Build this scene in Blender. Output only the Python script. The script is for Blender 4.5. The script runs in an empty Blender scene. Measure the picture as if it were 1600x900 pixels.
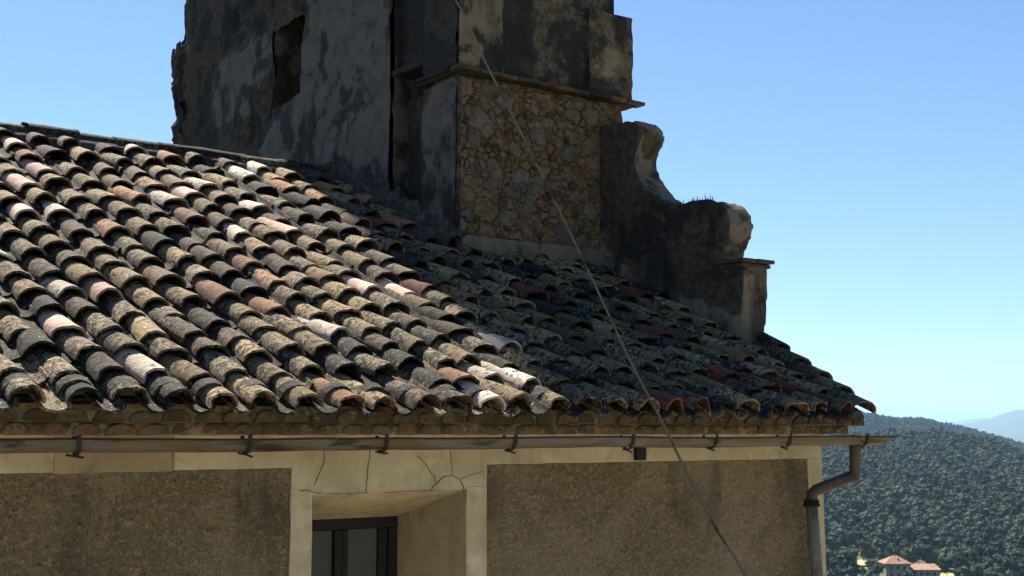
import bpy, bmesh, math, random
import numpy as np
from mathutils import Vector, Matrix, noise
random.seed(11)
sc = bpy.context.scene
R = math.radians
CZ = 6.0                       # camera height above the street

# ------------------------------------------------------------------ camera
cam_d = bpy.data.cameras.new('camera'); cam = bpy.data.objects.new('camera', cam_d)
sc.collection.objects.link(cam); sc.camera = cam
FPX = 2000.0
PITCH = math.atan(225.0 / FPX)
AX = math.atan(2700.0 / (FPX / math.cos(PITCH)))      # house front (world X) lies this far right of the view direction
cam_d.sensor_width = 36.0; cam_d.lens = 36.0 * FPX / 1600.0
cam_d.clip_start = 0.1; cam_d.clip_end = 120000.0
cam.location = (0, 0, CZ)
cam.rotation_euler = (R(90) + PITCH, 0, AX - R(90))
FW = Vector((math.cos(AX), math.sin(AX), 0)); RT = Vector((math.sin(AX), -math.cos(AX), 0))
FV = FW * math.cos(PITCH) + Vector((0, 0, math.sin(PITCH)))
UV = -FW * math.sin(PITCH) + Vector((0, 0, math.cos(PITCH)))

# ------------------------------------------------------------------ sky, sun, exposure
SUN_EL, SUN_AZ = 54.0, 8.5        # azimuth from +Y towards +X
w = bpy.data.worlds.new('World'); sc.world = w; w.use_nodes = True
nt = w.node_tree; bg = nt.nodes['Background']
sky = nt.nodes.new('ShaderNodeTexSky'); sky.sky_type = 'NISHITA'; sky.sun_disc = False
sky.sun_elevation = R(SUN_EL); sky.sun_rotation = R(SUN_AZ)
sky.altitude = 500; sky.air_density = 1.0; sky.dust_density = 0.0; sky.ozone_density = 6.5
nt.links.new(sky.outputs[0], bg.inputs[0]); bg.inputs[1].default_value = 0.05
sun_d = bpy.data.lights.new('sun', 'SUN'); sun_d.energy = 5.0; sun_d.angle = R(0.53); sun_d.color = (1, 0.92, 0.80)
sun = bpy.data.objects.new('sun', sun_d); sc.collection.objects.link(sun)
sd = Vector((math.cos(R(SUN_EL)) * math.sin(R(SUN_AZ)), math.cos(R(SUN_EL)) * math.cos(R(SUN_AZ)), math.sin(R(SUN_EL))))
sun.rotation_euler = sd.to_track_quat('Z', 'Y').to_euler(); sun.location = (0, 0, 60)
vs = sc.view_settings
vs.view_transform = 'Standard'; vs.look = 'None'; vs.exposure = 1.6; vs.gamma = 1.0; vs.use_curve_mapping = False
sc.cycles.volume_bounces = 0; sc.cycles.max_bounces = 6; sc.cycles.diffuse_bounces = 3
sc.cycles.use_denoising = True

# ------------------------------------------------------------------ helpers
C = sc.collection
def ray(x, y): return FV + RT * ((x - 800) / FPX) + UV * ((450 - y) / FPX)
def at_y(x, y, Y):
    d = ray(x, y); p = d * (Y / d.y); p.z += CZ; return p
def at_x(x, y, X):
    d = ray(x, y); p = d * (X / d.x); p.z += CZ; return p
def at_r(x, y, r):
    d = ray(x, y); p = d * (r / math.hypot(d.x, d.y)); p.z += CZ; return p
def X_(x, Y): return at_y(x, 675, Y).x

def tag(o, label=None, cat=None, group=None, kind=None):
    if label: o['label'] = label
    if cat: o['category'] = cat
    if group: o['group'] = group
    if kind: o['kind'] = kind
    return o
def empty(name, loc, label, cat, group=None):
    o = bpy.data.objects.new(name, None); C.objects.link(o); o.location = loc
    bpy.context.view_layer.update() if False else None
    o.matrix_world = Matrix.Translation(Vector(loc))
    return tag(o, label, cat, group)
def link(name, me, mats=None, parent=None):
    o = bpy.data.objects.new(name, me); C.objects.link(o)
    if mats is not None:
        for m in (mats if isinstance(mats, (list, tuple)) else [mats]): me.materials.append(m)
    if parent is not None:
        o.parent = parent
        o.matrix_parent_inverse = world_of(parent).inverted()
    return o
def world_of(o):
    m = o.matrix_basis.copy()
    while o.parent is not None:
        m = o.parent.matrix_basis @ o.matrix_parent_inverse @ m if False else m
        m = o.matrix_parent_inverse @ m
        o = o.parent
        m = o.matrix_basis @ m
    return m
def from_bm(name, bm, mats=None, parent=None, smooth=False):
    me = bpy.data.meshes.new(name); bmesh.ops.recalc_face_normals(bm, faces=bm.faces[:]); bm.to_mesh(me); bm.free()
    if smooth:
        for p in me.polygons: p.use_smooth = True
    return link(name, me, mats, parent)
def from_py(name, v, f, mats=None, parent=None, smooth=False):
    me = bpy.data.meshes.new(name); me.from_pydata([tuple(p) for p in v], [], f); me.update()
    if smooth:
        for p in me.polygons: p.use_smooth = True
    return link(name, me, mats, parent)
def add_box(bm, x0, x1, y0, y1, z0, z1, bev=0.0):
    r = bmesh.ops.create_cube(bm, size=1.0)
    for v in r['verts']:
        v.co = Vector(((x0 + x1) / 2 + v.co.x * (x1 - x0), (y0 + y1) / 2 + v.co.y * (y1 - y0), (z0 + z1) / 2 + v.co.z * (z1 - z0)))
    if bev > 0:
        es = set()
        for v in r['verts']:
            for e in v.link_edges: es.add(e)
        bmesh.ops.bevel(bm, geom=list(es), offset=bev, segments=1, affect='EDGES', profile=0.5)
def box(name, x0, x1, y0, y1, z0, z1, mat, parent=None, bev=0.0):
    bm = bmesh.new(); add_box(bm, x0, x1, y0, y1, z0, z1, bev); return from_bm(name, bm, mat, parent)
def tube(name, pts, rad, mat, parent=None, n=8, cap=True):
    pts = [Vector(p) for p in pts]; V = []; F = []
    prev = None
    for i, p in enumerate(pts):
        t = (pts[min(i + 1, len(pts) - 1)] - pts[max(i - 1, 0)]).normalized()
        a = t.cross(Vector((0, 0, 1)))
        if a.length < 0.05: a = t.cross(Vector((1, 0, 0)))
        a.normalize()
        if prev is not None:
            a = (prev - t * prev.dot(t)).normalized()
        prev = a; b = t.cross(a)
        rr = rad[i] if isinstance(rad, (list, tuple)) else rad
        for k in range(n):
            an = 2 * math.pi * k / n; V.append(p + (a * math.cos(an) + b * math.sin(an)) * rr)
    for i in range(len(pts) - 1):
        for k in range(n):
            F.append((i * n + k, i * n + (k + 1) % n, (i + 1) * n + (k + 1) % n, (i + 1) * n + k))
    if cap:
        F.append(tuple(range(n - 1, -1, -1))); F.append(tuple(range((len(pts) - 1) * n, len(pts) * n)))
    return from_py(name, V, F, mat, parent, True)
def fbm(p, s, o=3):
    return noise.fractal(Vector(p) * s, 1.0, 2.0, o, noise_basis='PERLIN_ORIGINAL')
def rough_grid(V, F, M, P0, du, dv, nu, nv, amp, scale, maskf=None, relief=0.0, hole=None):
    """append a displaced rectangular sheet to V/F; M takes the plaster mask of each vertex"""
    n = du.cross(dv).normalized(); base = len(V)
    for j in range(nv + 1):
        for i in range(nu + 1):
            p = P0 + du * (i / nu) + dv * (j / nv)
            m = maskf(p) if maskf else 0.0
            d = Vector((fbm(p, scale), fbm(p + Vector((31, 7, 3)), scale), fbm(p + Vector((5, 77, 13)), scale))) * amp
            d2 = fbm(p + Vector((3, 3, 9)), scale * 3.5, 2) * amp * 0.7 * (1 - 0.75 * m)
            V.append(p + d * (1 - 0.6 * m) + n * (d2 + relief * m)); M.append(m)
    for j in range(nv):
        for i in range(nu):
            a = base + j * (nu + 1) + i
            F.append((a, a + 1, a + nu + 2, a + nu + 1))
def rough_box(name, boxes, step, amp, scale, mat, parent=None, maskf=None, relief=0.0, faces='xXyYzZ', smooth=True):
    V, F, M = [], [], []
    for (x0, x1, y0, y1, z0, z1) in boxes:
        st = lambda L: max(1, int(round(L / step)))
        X, Y, Z = Vector((x1 - x0, 0, 0)), Vector((0, y1 - y0, 0)), Vector((0, 0, z1 - z0))
        nx, ny, nz = st(x1 - x0), st(y1 - y0), st(z1 - z0)
        O = Vector((x0, y0, z0))
        S = {'x': (O + Y, -Y, Z, ny, nz), 'X': (O + X, Y, Z, ny, nz), 'y': (O, X, Z, nx, nz), 'Y': (O + X + Y, -X, Z, nx, nz),
             'z': (O + Y, X, -Y, nx, ny), 'Z': (O + Z, X, Y, nx, ny)}
        for k in faces: rough_grid(V, F, M, *S[k], amp, scale, maskf, relief)
    o = from_py(name, V, F, mat, parent, smooth)
    at = o.data.attributes.new('plaster', 'FLOAT', 'POINT'); at.data.foreach_set('value', np.array(M, dtype=np.float32))
    bm = bmesh.new(); bm.from_mesh(o.data); bmesh.ops.remove_doubles(bm, verts=bm.verts, dist=0.002); bm.to_mesh(o.data); bm.free()
    return o

# ------------------------------------------------------------------ materials
def mat(name, rough=0.9):
    m = bpy.data.materials.new(name); m.use_nodes = True
    b = m.node_tree.nodes['Principled BSDF']; b.inputs['Roughness'].default_value = rough
    b.inputs['Specular IOR Level'].default_value = 0.25
    return m, m.node_tree, b
class N:
    """little node builder"""
    def __init__(s, nt): s.nt = nt
    def __call__(s, t, **kw):
        n = s.nt.nodes.new(t)
        for k, v in kw.items(): setattr(n, k, v)
        return n
    def l(s, a, b): s.nt.links.new(a, b)
    def noise(s, vec, scale, detail=4, rough=0.55, dist=0.0):
        n = s('ShaderNodeTexNoise'); n.inputs['Scale'].default_value = scale; n.inputs['Detail'].default_value = detail
        n.inputs['Roughness'].default_value = rough; n.inputs['Distortion'].default_value = dist
        if vec is not None: s.l(vec, n.inputs['Vector'])
        return n.outputs[0]
    def step(s, val, lo, hi):
        n = s('ShaderNodeMapRange'); n.interpolation_type = 'SMOOTHSTEP'; n.inputs[1].default_value = lo; n.inputs[2].default_value = hi
        s.l(val, n.inputs[0]); return n.outputs[0]
    def mix(s, fac, a, b, mode='MIX'):
        n = s('ShaderNodeMix', data_type='RGBA', blend_type=mode)
        if hasattr(fac, 'is_linked'): s.l(fac, n.inputs[0])
        else: n.inputs[0].default_value = fac
        for i, c in ((6, a), (7, b)):
            if hasattr(c, 'is_linked'): s.l(c, n.inputs[i])
            else: n.inputs[i].default_value = (*c, 1)
        return n.outputs[2]
    def math(s, op, a, b=None):
        n = s('ShaderNodeMath', operation=op)
        for i, c in ((0, a), (1, b)):
            if c is None: continue
            if hasattr(c, 'is_linked'): s.l(c, n.inputs[i])
            else: n.inputs[i].default_value = c
        return n.outputs[0]
    def bump(s, h, strength, dist):
        n = s('ShaderNodeBump'); n.inputs['Strength'].default_value = strength; n.inputs['Distance'].default_value = dist
        s.l(h, n.inputs['Height']); return n.outputs[0]
def obj_coords(g, rnd=True):
    tc = g('ShaderNodeTexCoord')
    if not rnd: return tc.outputs['Object'], None
    oi = g('ShaderNodeObjectInfo'); sc_ = g('ShaderNodeVectorMath', operation='SCALE'); cmb = g('ShaderNodeCombineXYZ')
    for i in range(3): g.l(oi.outputs['Random'], cmb.inputs[i])
    g.l(cmb.outputs[0], sc_.inputs[0]); sc_.inputs['Scale'].default_value = 57.0
    ad = g('ShaderNodeVectorMath', operation='ADD'); g.l(tc.outputs['Object'], ad.inputs[0]); g.l(sc_.outputs[0], ad.inputs[1])
    return ad.outputs[0], oi.outputs['Random']

def tile_mat(name, clay, dirt, crust, dirt_amt, crust_amt, k=0.58):
    clay, dirt, crust = (tuple(x * k for x in c) for c in (clay, dirt, crust))
    m, t, b = mat(name, 0.92); g = N(t)
    v, rnd = obj_coords(g)
    big = g.noise(v, 5, 3); mid = g.noise(v, 26, 5, 0.68); fine = g.noise(v, 70, 4, 0.7)
    c = g.mix(g.step(big, 0.35, 0.65), tuple(x * 0.7 for x in clay), tuple(min(1, x * 1.25) for x in clay))
    mixn = g.math('ADD', g.math('MULTIPLY', mid, 0.7), g.math('MULTIPLY', fine, 0.3))
    mixn = g.math('ADD', mixn, g.math('MULTIPLY', g.math('SUBTRACT', big, 0.5), 0.35))
    th = 0.62 - dirt_amt * 0.24
    f = g.step(mixn, th - 0.025, th + 0.035)
    c = g.mix(f, c, dirt)
    mid2 = g.noise(v, 38, 5, 0.66, 0.5); t2 = 0.70 - crust_amt * 0.22
    f2 = g.step(mid2, t2 - 0.02, t2 + 0.02)
    c = g.mix(f2, c, crust)
    hsv = g('ShaderNodeHueSaturation'); g.l(c, hsv.inputs['Color'])
    mr = g('ShaderNodeMapRange'); g.l(rnd, mr.inputs[0]); mr.inputs[3].default_value = 0.6; mr.inputs[4].default_value = 1.3
    g.l(mr.outputs[0], hsv.inputs['Value']); g.l(hsv.outputs[0], b.inputs['Base Color'])
    h = g.math('ADD', g.math('MULTIPLY', mid, 1.0), g.math('MULTIPLY', fine, 0.5))
    h = g.math('ADD', h, g.math('MULTIPLY', f2, 0.35))
    g.l(g.bump(h, 0.9, 0.014), b.inputs['Normal'])
    return m
DARK = (0.028, 0.026, 0.021); CRUST = (0.50, 0.42, 0.265)
TM = {
    'grey':   tile_mat('tile_grey_lichen', (0.31, 0.225, 0.125), DARK, CRUST, 0.52, 0.55),
    'ochre':  tile_mat('tile_ochre_lichen', (0.40, 0.28, 0.14), (0.035, 0.028, 0.018), (0.58, 0.48, 0.30), 0.42, 0.55),
    'brown':  tile_mat('tile_brown', (0.19, 0.125, 0.075), DARK, (0.36, 0.28, 0.2), 0.5, 0.4),
    'dark':   tile_mat('tile_dark', (0.10, 0.078, 0.052), (0.014, 0.014, 0.012), (0.36, 0.32, 0.24), 0.66, 0.42),
    'pale':   tile_mat('tile_pale', (0.80, 0.67, 0.52), (0.10, 0.08, 0.055), (0.85, 0.78, 0.66), 0.22, 0.4),
    'pink':   tile_mat('tile_pink', (0.82, 0.56, 0.44), (0.20, 0.13, 0.09), (0.88, 0.66, 0.54), -0.1, 0.1),
    'orange': tile_mat('tile_orange', (0.42, 0.23, 0.12), (0.05, 0.035, 0.02), (0.46, 0.36, 0.22), 0.34, 0.4),
    'red':    tile_mat('tile_red', (0.24, 0.065, 0.04), (0.04, 0.02, 0.015), (0.30, 0.2, 0.14), 0.35, 0.1),
}
def surf(name, cols, scales, rough=0.92, bump=(0.5, 0.01), rnd=False, sharp=0.12):
    """layered noise colours: cols[0] base, then (colour, threshold) laid over it"""
    m, t, b = mat(name, rough); g = N(t); v, _ = obj_coords(g, rnd)
    c = cols[0]; hs = None
    for (col, th), s in zip(cols[1:], scales):
        n = g.noise(v, s, 6, 0.62, 0.2); c = g.mix(g.step(n, th - sharp / 2, th + sharp / 2), c, col)
        hs = n if hs is None else g.math('ADD', hs, n)
    if hasattr(c, 'is_linked'): g.l(c, b.inputs['Base Color'])
    else: b.inputs['Base Color'].default_value = (*c, 1)
    fine = g.noise(v, scales[-1] * 3, 4, 0.6)
    h = g.math('ADD', hs, g.math('MULTIPLY', fine, 0.6)) if hs is not None else fine
    g.l(g.bump(h, *bump), b.inputs['Normal'])
    return m
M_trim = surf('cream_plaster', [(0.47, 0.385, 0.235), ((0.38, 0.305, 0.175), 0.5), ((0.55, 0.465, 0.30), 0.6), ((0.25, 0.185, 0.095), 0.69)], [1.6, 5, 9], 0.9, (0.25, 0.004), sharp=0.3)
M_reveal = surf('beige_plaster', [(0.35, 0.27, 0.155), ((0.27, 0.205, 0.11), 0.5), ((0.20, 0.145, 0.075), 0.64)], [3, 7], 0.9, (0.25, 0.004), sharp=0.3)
M_stucco = surf('roughcast_stucco', [(0.27, 0.205, 0.112), ((0.20, 0.148, 0.075), 0.5), ((0.335, 0.26, 0.148), 0.57), ((0.07, 0.05, 0.024), 0.6), ((0.44, 0.35, 0.21), 0.62)], [1.3, 36, 66, 95], 0.95, (1.0, 0.016), sharp=0.1)
def add_streaks(m, col, amt, sx=4.0, sz=0.5, th=(0.5, 0.68)):
    """rain stains and damp patches running down a wall"""
    t = m.node_tree; g = N(t); b = t.nodes['Principled BSDF']; src = b.inputs['Base Color'].links[0].from_socket
    tc = g('ShaderNodeTexCoord'); mp = g('ShaderNodeMapping'); mp.inputs['Scale'].default_value = (sx, sx, sz); g.l(tc.outputs['Object'], mp.inputs[0])
    n = g.noise(mp.outputs[0], 1.0, 6, 0.6, 0.3); n2 = g.noise(tc.outputs['Object'], 1.4, 4, 0.6)
    f = g.math('MULTIPLY', g.step(g.math('ADD', g.math('MULTIPLY', n, 0.6), g.math('MULTIPLY', n2, 0.4)), *th), amt)
    g.l(g.mix(f, src, col), b.inputs['Base Color'])
add_streaks(M_stucco, (0.07, 0.052, 0.026), 0.6, 3.0, 0.8, (0.50, 0.64)); add_streaks(M_stucco, (0.33, 0.27, 0.16), 0.45, 2.0, 1.2, (0.52, 0.66))
add_streaks(M_trim, (0.20, 0.155, 0.085), 0.55, 9.0, 1.2, (0.5, 0.68)); add_streaks(M_reveal, (0.12, 0.09, 0.045), 0.5, 5.0, 1.0, (0.5, 0.66))
M_mortar = surf('ochre_mortar', [(0.19, 0.118, 0.056), ((0.115, 0.066, 0.03), 0.5), ((0.25, 0.175, 0.098), 0.6), ((0.025, 0.016, 0.01), 0.57)], [6, 16, 34], 0.95, (0.8, 0.015))
M_stone = []
for i, c in enumerate([(0.155, 0.125, 0.092), (0.11, 0.09, 0.07), (0.17, 0.112, 0.058), (0.175, 0.12, 0.068), (0.07, 0.05, 0.034), (0.15, 0.068, 0.028)]):
    M_stone.append(surf('rubble_stone_%s' % ['pale', 'grey', 'tan', 'sand', 'umber', 'rust'][i],
        [c, (tuple(x * 0.66 for x in c), 0.52), (tuple(x * 1.25 for x in c), 0.6), ((0.05, 0.04, 0.03), 0.68)], [8, 22, 40], 0.9, (0.8, 0.012), True))
M_bed = surf('roof_bedding', [(0.075, 0.07, 0.06), ((0.04, 0.037, 0.03), 0.5), ((0.20, 0.185, 0.15), 0.66)], [9, 30], 0.95, (0.9, 0.02))
M_corn = surf('cornice_clay', [(0.17, 0.115, 0.055), ((0.10, 0.065, 0.03), 0.5), ((0.27, 0.2, 0.11), 0.62), ((0.06, 0.042, 0.022), 0.64)], [5, 14, 30], 0.95, (0.7, 0.008), True)
M_cmort = surf('cornice_mortar', [(0.25, 0.185, 0.095), ((0.13, 0.088, 0.04), 0.48), ((0.36, 0.31, 0.2), 0.62), ((0.07, 0.05, 0.026), 0.62)], [4, 12, 30], 0.95, (0.8, 0.01))
def wall_mat(name, rub, plas, black, bands=None):
    """bare masonry, with the plaster tone where the mask sets it, both under black lichen"""
    m, t, b = mat(name, 0.95); g = N(t); v, _ = obj_coords(g, False)
    at = g('ShaderNodeAttribute', attribute_name='plaster')
    n1 = g.noise(v, 5, 6, 0.65); n2 = g.noise(v, 18, 5, 0.65); n3 = g.noise(v, 1.7, 6, 0.68, 0.5); n4 = g.noise(v, 45, 4, 0.6)
    c = g.mix(g.step(n2, 0.4, 0.62), rub, tuple(x * 0.5 for x in rub)); c = g.mix(g.step(n4, 0.58, 0.7), c, tuple(min(1, x * 1.7) for x in rub))
    p = g.mix(g.step(n1, 0.38, 0.66), plas, tuple(x * 0.7 for x in plas))
    c = g.mix(g.step(g.math('ADD', at.outputs['Fac'], g.math('MULTIPLY', g.math('SUBTRACT', n2, 0.5), 0.7)), 0.45, 0.58), c, p)
    f = g.step(g.math('ADD', g.math('MULTIPLY', n3, 0.75), g.math('MULTIPLY', n1, 0.25)), 0.505 - black, 0.565 - black)
    f = g.math('MULTIPLY', f, 0.9); c = g.mix(f, c, (0.022, 0.02, 0.018))
    g.l(c, b.inputs['Base Color'])
    g.l(g.bump(g.math('ADD', g.math('ADD', n1, n2), g.math('MULTIPLY', n4, 0.6)), 0.8, 0.02), b.inputs['Normal'])
    return m
M_side = wall_mat('weathered_tower_wall', (0.078, 0.055, 0.037), (0.12, 0.102, 0.083), 0.0)
M_vol = wall_mat('weathered_scroll_wall', (0.085, 0.062, 0.041), (0.185, 0.15, 0.105), -0.02)
M_up = wall_mat('weathered_pilaster', (0.12, 0.092, 0.06), (0.21, 0.16, 0.098), 0.0)
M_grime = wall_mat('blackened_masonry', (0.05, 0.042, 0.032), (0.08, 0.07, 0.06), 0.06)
add_streaks(M_side, (0.012, 0.011, 0.010), 0.85, 1.7, 0.6, (0.515, 0.57)); add_streaks(M_vol, (0.015, 0.013, 0.011), 0.7, 2.6, 0.9, (0.52, 0.60)); add_streaks(M_up, (0.018, 0.016, 0.013), 0.85, 3.5, 0.8, (0.50, 0.59))
M_wood = surf('dark_wood', [(0.010, 0.008, 0.006), ((0.022, 0.014, 0.009), 0.6)], [20, 60], 0.6, (0.3, 0.002))
M_iron = surf('rusted_iron', [(0.02, 0.017, 0.014), ((0.05, 0.03, 0.018), 0.6)], [25, 70], 0.8, (0.3, 0.002))
M_zinc, t_, b_ = mat('stained_zinc', 0.62); g_ = N(t_); v_, _r = obj_coords(g_, False)
b_.inputs['Metallic'].default_value = 0.15
mp = g_('ShaderNodeMapping'); mp.inputs['Scale'].default_value = (1, 5, 5); g_.l(v_, mp.inputs[0])
c_ = g_.mix(g_.step(g_.noise(mp.outputs[0], 2.0, 5), 0.42, 0.6), (0.12, 0.11, 0.09), (0.10, 0.075, 0.036))
c_ = g_.mix(g_.step(g_.noise(mp.outputs[0], 5, 5), 0.56, 0.68), c_, (0.17, 0.10, 0.03))
c_ = g_.mix(g_.step(g_.noise(mp.outputs[0], 3.4, 5), 0.55, 0.68), c_, (0.028, 0.024, 0.018))
g_.l(c_, b_.inputs['Base Color']); g_.l(g_.bump(g_.noise(v_, 30), 0.3, 0.004), b_.inputs['Normal'])
M_pipe = surf('grey_pipe', [(0.15, 0.14, 0.115), ((0.09, 0.082, 0.065), 0.56), ((0.2, 0.185, 0.15), 0.62)], [4, 12], 0.6, (0.2, 0.003))
M_pipe2 = surf('brown_painted_pipe', [(0.055, 0.045, 0.042), ((0.09, 0.06, 0.045), 0.55)], [8, 24], 0.6, (0.2, 0.003))
M_cable = surf('cable_sheath', [(0.19, 0.135, 0.065), ((0.05, 0.036, 0.02), 0.56)], [4, 14], 0.6, (0.1, 0.002))
M_crack = surf('plaster_crack', [(0.15, 0.11, 0.06), ((0.22, 0.17, 0.10), 0.5)], [9, 30], 1.0)  # brown of the crack ribbons in the plaster
M_pane, t_, b_ = mat('dusty_pane', 0.75); g_ = N(t_); v_, _r = obj_coords(g_, False)
wv = g_('ShaderNodeTexBrick'); wv.inputs['Scale'].default_value = 55; wv.inputs['Color1'].default_value = (0.10, 0.097, 0.078, 1); wv.inputs['Color2'].default_value = (0.08, 0.078, 0.062, 1); wv.inputs['Mortar'].default_value = (0.035, 0.033, 0.026, 1)
mp = g_('ShaderNodeMapping'); mp.inputs['Rotation'].default_value = (R(90), 0, 0); g_.l(v_, mp.inputs[0]); g_.l(mp.outputs[0], wv.inputs['Vector'])
g_.l(wv.outputs[0], b_.inputs['Base Color'])

# ------------------------------------------------------------------ ground, hills
def lerp_tab(tab, x):
    if x <= tab[0][0]: return tab[0][1]
    for (a, b), (c, d) in zip(tab, tab[1:]):
        if x <= c: return b + (d - b) * (x - a) / (c - a)
    return tab[-1][1]
def z_over_r(px, y):
    d = ray(px, y); return d.z / math.hypot(d.x, d.y)
CB = [(800, 690), (1283, 690), (1400, 686), (1480, 685), (1530, 697), (1600, 716), (1750, 730), (2200, 725)]
CA = [(800, 640), (1250, 637), (1340, 649), (1400, 660), (1440, 660), (1500, 673), (1600, 700), (1800, 705), (2400, 690)]
M1 = [(1000, 672), (1480, 666), (1520, 660), (1545, 654), (1565, 647), (1592, 640), (1620, 639), (1660, 648), (1720, 655), (1900, 668), (2600, 660)]
M2 = [(900, 668), (1400, 672), (1470, 663), (1515, 655), (1540, 652), (1575, 661), (1700, 668), (2500, 660)]
AZF = math.atan2(FW.x, FW.y)
FH = FPX / math.cos(PITCH)
def az_px(az):
    d = az - AZF
    d = (d + math.pi) % (2 * math.pi) - math.pi
    return 800 + FH * math.tan(max(-1.2, min(1.2, d)))
def sm(x): x = max(0, min(1, x)); return x * x * (3 - 2 * x)
def height(az, r):
    px = az_px(az); x, y = r * math.sin(az), r * math.cos(az)
    hB = z_over_r(px, lerp_tab(CB, px)) * 1250 + CZ; hA = z_over_r(px, lerp_tab(CA, px)) * 2600 + CZ
    va = -52.0
    if r < 22: h = 0
    elif r < 430: h = va * sm((r - 22) / 408) ** 0.8
    elif r < 600: h = va - 1.5 * (r - 430) / 170
    elif r < 1250:
        k = (r - 600) / 650; h = (va - 1.5) + (hB - va + 1.5) * (0.35 * k + 0.65 * sm(k * 0.5 + 0.0) * 2) if False else (va - 1.5) + (hB - va + 1.5) * (k ** 1.08 if k < 1 else 1)
    elif r < 1700: h = hB + (min(hB, hA) - 22 - hB) * sm((r - 1250) / 450)
    elif r < 2600: h = (min(hB, hA) - 22) + (hA - (min(hB, hA) - 22)) * sm((r - 1700) / 900)
    elif r < 4500: h = hA + (-90 - hA) * sm((r - 2600) / 1900)
    else: h = -90
    if r > 200 and r < 4500:
        h += 5 * noise.noise(Vector((x / 140, y / 140, 0))) * sm((r - 200) / 500) * (1 - 0.7 * math.exp(-((r - 1250) / 150) ** 2)) * (1 - 0.8 * math.exp(-((r - 2600) / 250) ** 2))
    if r > 8000:
        for tab, r0, wd in ((M1, 14000, 3000), (M2, 24000, 4500)):
            top = z_over_r(px, lerp_tab(tab, px)) * r0 + CZ
            rid = 1 - 0.35 * abs(noise.fractal(Vector((x / 1500, y / 1500, 3)), 1, 2, 4, noise_basis='PERLIN_ORIGINAL')) * min(1, abs(r - r0) / 900)
            k = math.exp(-((r - r0) / wd) ** 2) * rid
            h = max(h, -90 + (top + 90) * k)
        h = max(h, -90)
    return h
azs = [R(a) for a in range(-180, 30, 6)] + [R(30 + i * 0.07) for i in range(int(48 / 0.07))] + [R(a) for a in range(78, 180, 6)]
rs = [0.5, 4, 10, 16, 22, 40, 80, 130, 190, 260, 330, 400, 450, 500, 550, 600] + [600 + 13 * i for i in range(1, 51)] + [1250 + 25 * i for i in range(1, 19)] + [1700 + 30 * i for i in range(1, 31)] + \
     [2600 + 190 * i for i in range(1, 11)] + [5500, 7000, 8500] + [8500 + 400 * i for i in range(1, 55)] + [31000, 34000]
GV = [(r * math.sin(a), r * math.cos(a), height(a, r)) for r in rs for a in azs]
na = len(azs)
GF = [(j * na + i, (j + 1) * na + i, (j + 1) * na + (i + 1) % na, j * na + (i + 1) % na) for j in range(len(rs) - 1) for i in range(na)]
GF.append(tuple(range(na)))
M_ground = surf('hill_ground', [(0.055, 0.075, 0.028), ((0.035, 0.055, 0.022), 0.48), ((0.33, 0.27, 0.12), 0.62)], [0.02, 0.035], 0.95, (0.2, 0.5))
ground = from_py('ground', GV, GF, M_ground, None, True); tag(ground, 'wooded hills and valley falling away behind the house', None, None, 'structure')

M_bounce = surf('bounce_paving', [(0.40, 0.34, 0.25), ((0.32, 0.27, 0.19), 0.5), ((0.24, 0.2, 0.15), 0.66)], [1.2, 5], 0.95, (0.4, 0.02))
bounce_street = from_py('bounce_street', [(21 * math.sin(a * math.pi / 24), 21 * math.cos(a * math.pi / 24), 0.004) for a in range(47, -1, -1)], [tuple(range(48))], M_bounce); tag(bounce_street, None, None, None, 'structure')  # unseen paving disc, added to bounce warm sunlight onto the house front
def ground_z(x, y): return height(math.atan2(x, y), math.hypot(x, y))

# foliage
def leaf_mat(name, a, b2):
    m, t, b = mat(name, 0.8); g = N(t)
    oi = g('ShaderNodeObjectInfo'); v, _ = obj_coords(g, True)
    pn = g.noise(oi.outputs['Location'], 0.012, 4, 0.6); c = g.mix(g.math('ADD', g.math('MULTIPLY', oi.outputs['Random'], 0.6), g.math('MULTIPLY', g.step(pn, 0.4, 0.62), 0.5)), a, b2); c = g.mix(g.step(g.noise(v, 0.9, 3), 0.4, 0.65), c, tuple(x * 0.6 for x in a))
    g.l(c, b.inputs['Base Color']); b.inputs['Specular IOR Level'].default_value = 0.15
    return m
M_leaf = leaf_mat('foliage', (0.018, 0.036, 0.014), (0.042, 0.066, 0.022))
M_leaf2 = leaf_mat('dark_foliage', (0.009, 0.02, 0.011), (0.018, 0.03, 0.014))
M_olive = leaf_mat('olive_foliage', (0.038, 0.052, 0.028), (0.058, 0.072, 0.036))
M_bark = surf('bark', [(0.08, 0.06, 0.045), ((0.04, 0.03, 0.022), 0.5)], [3, 9], 0.95)
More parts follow.
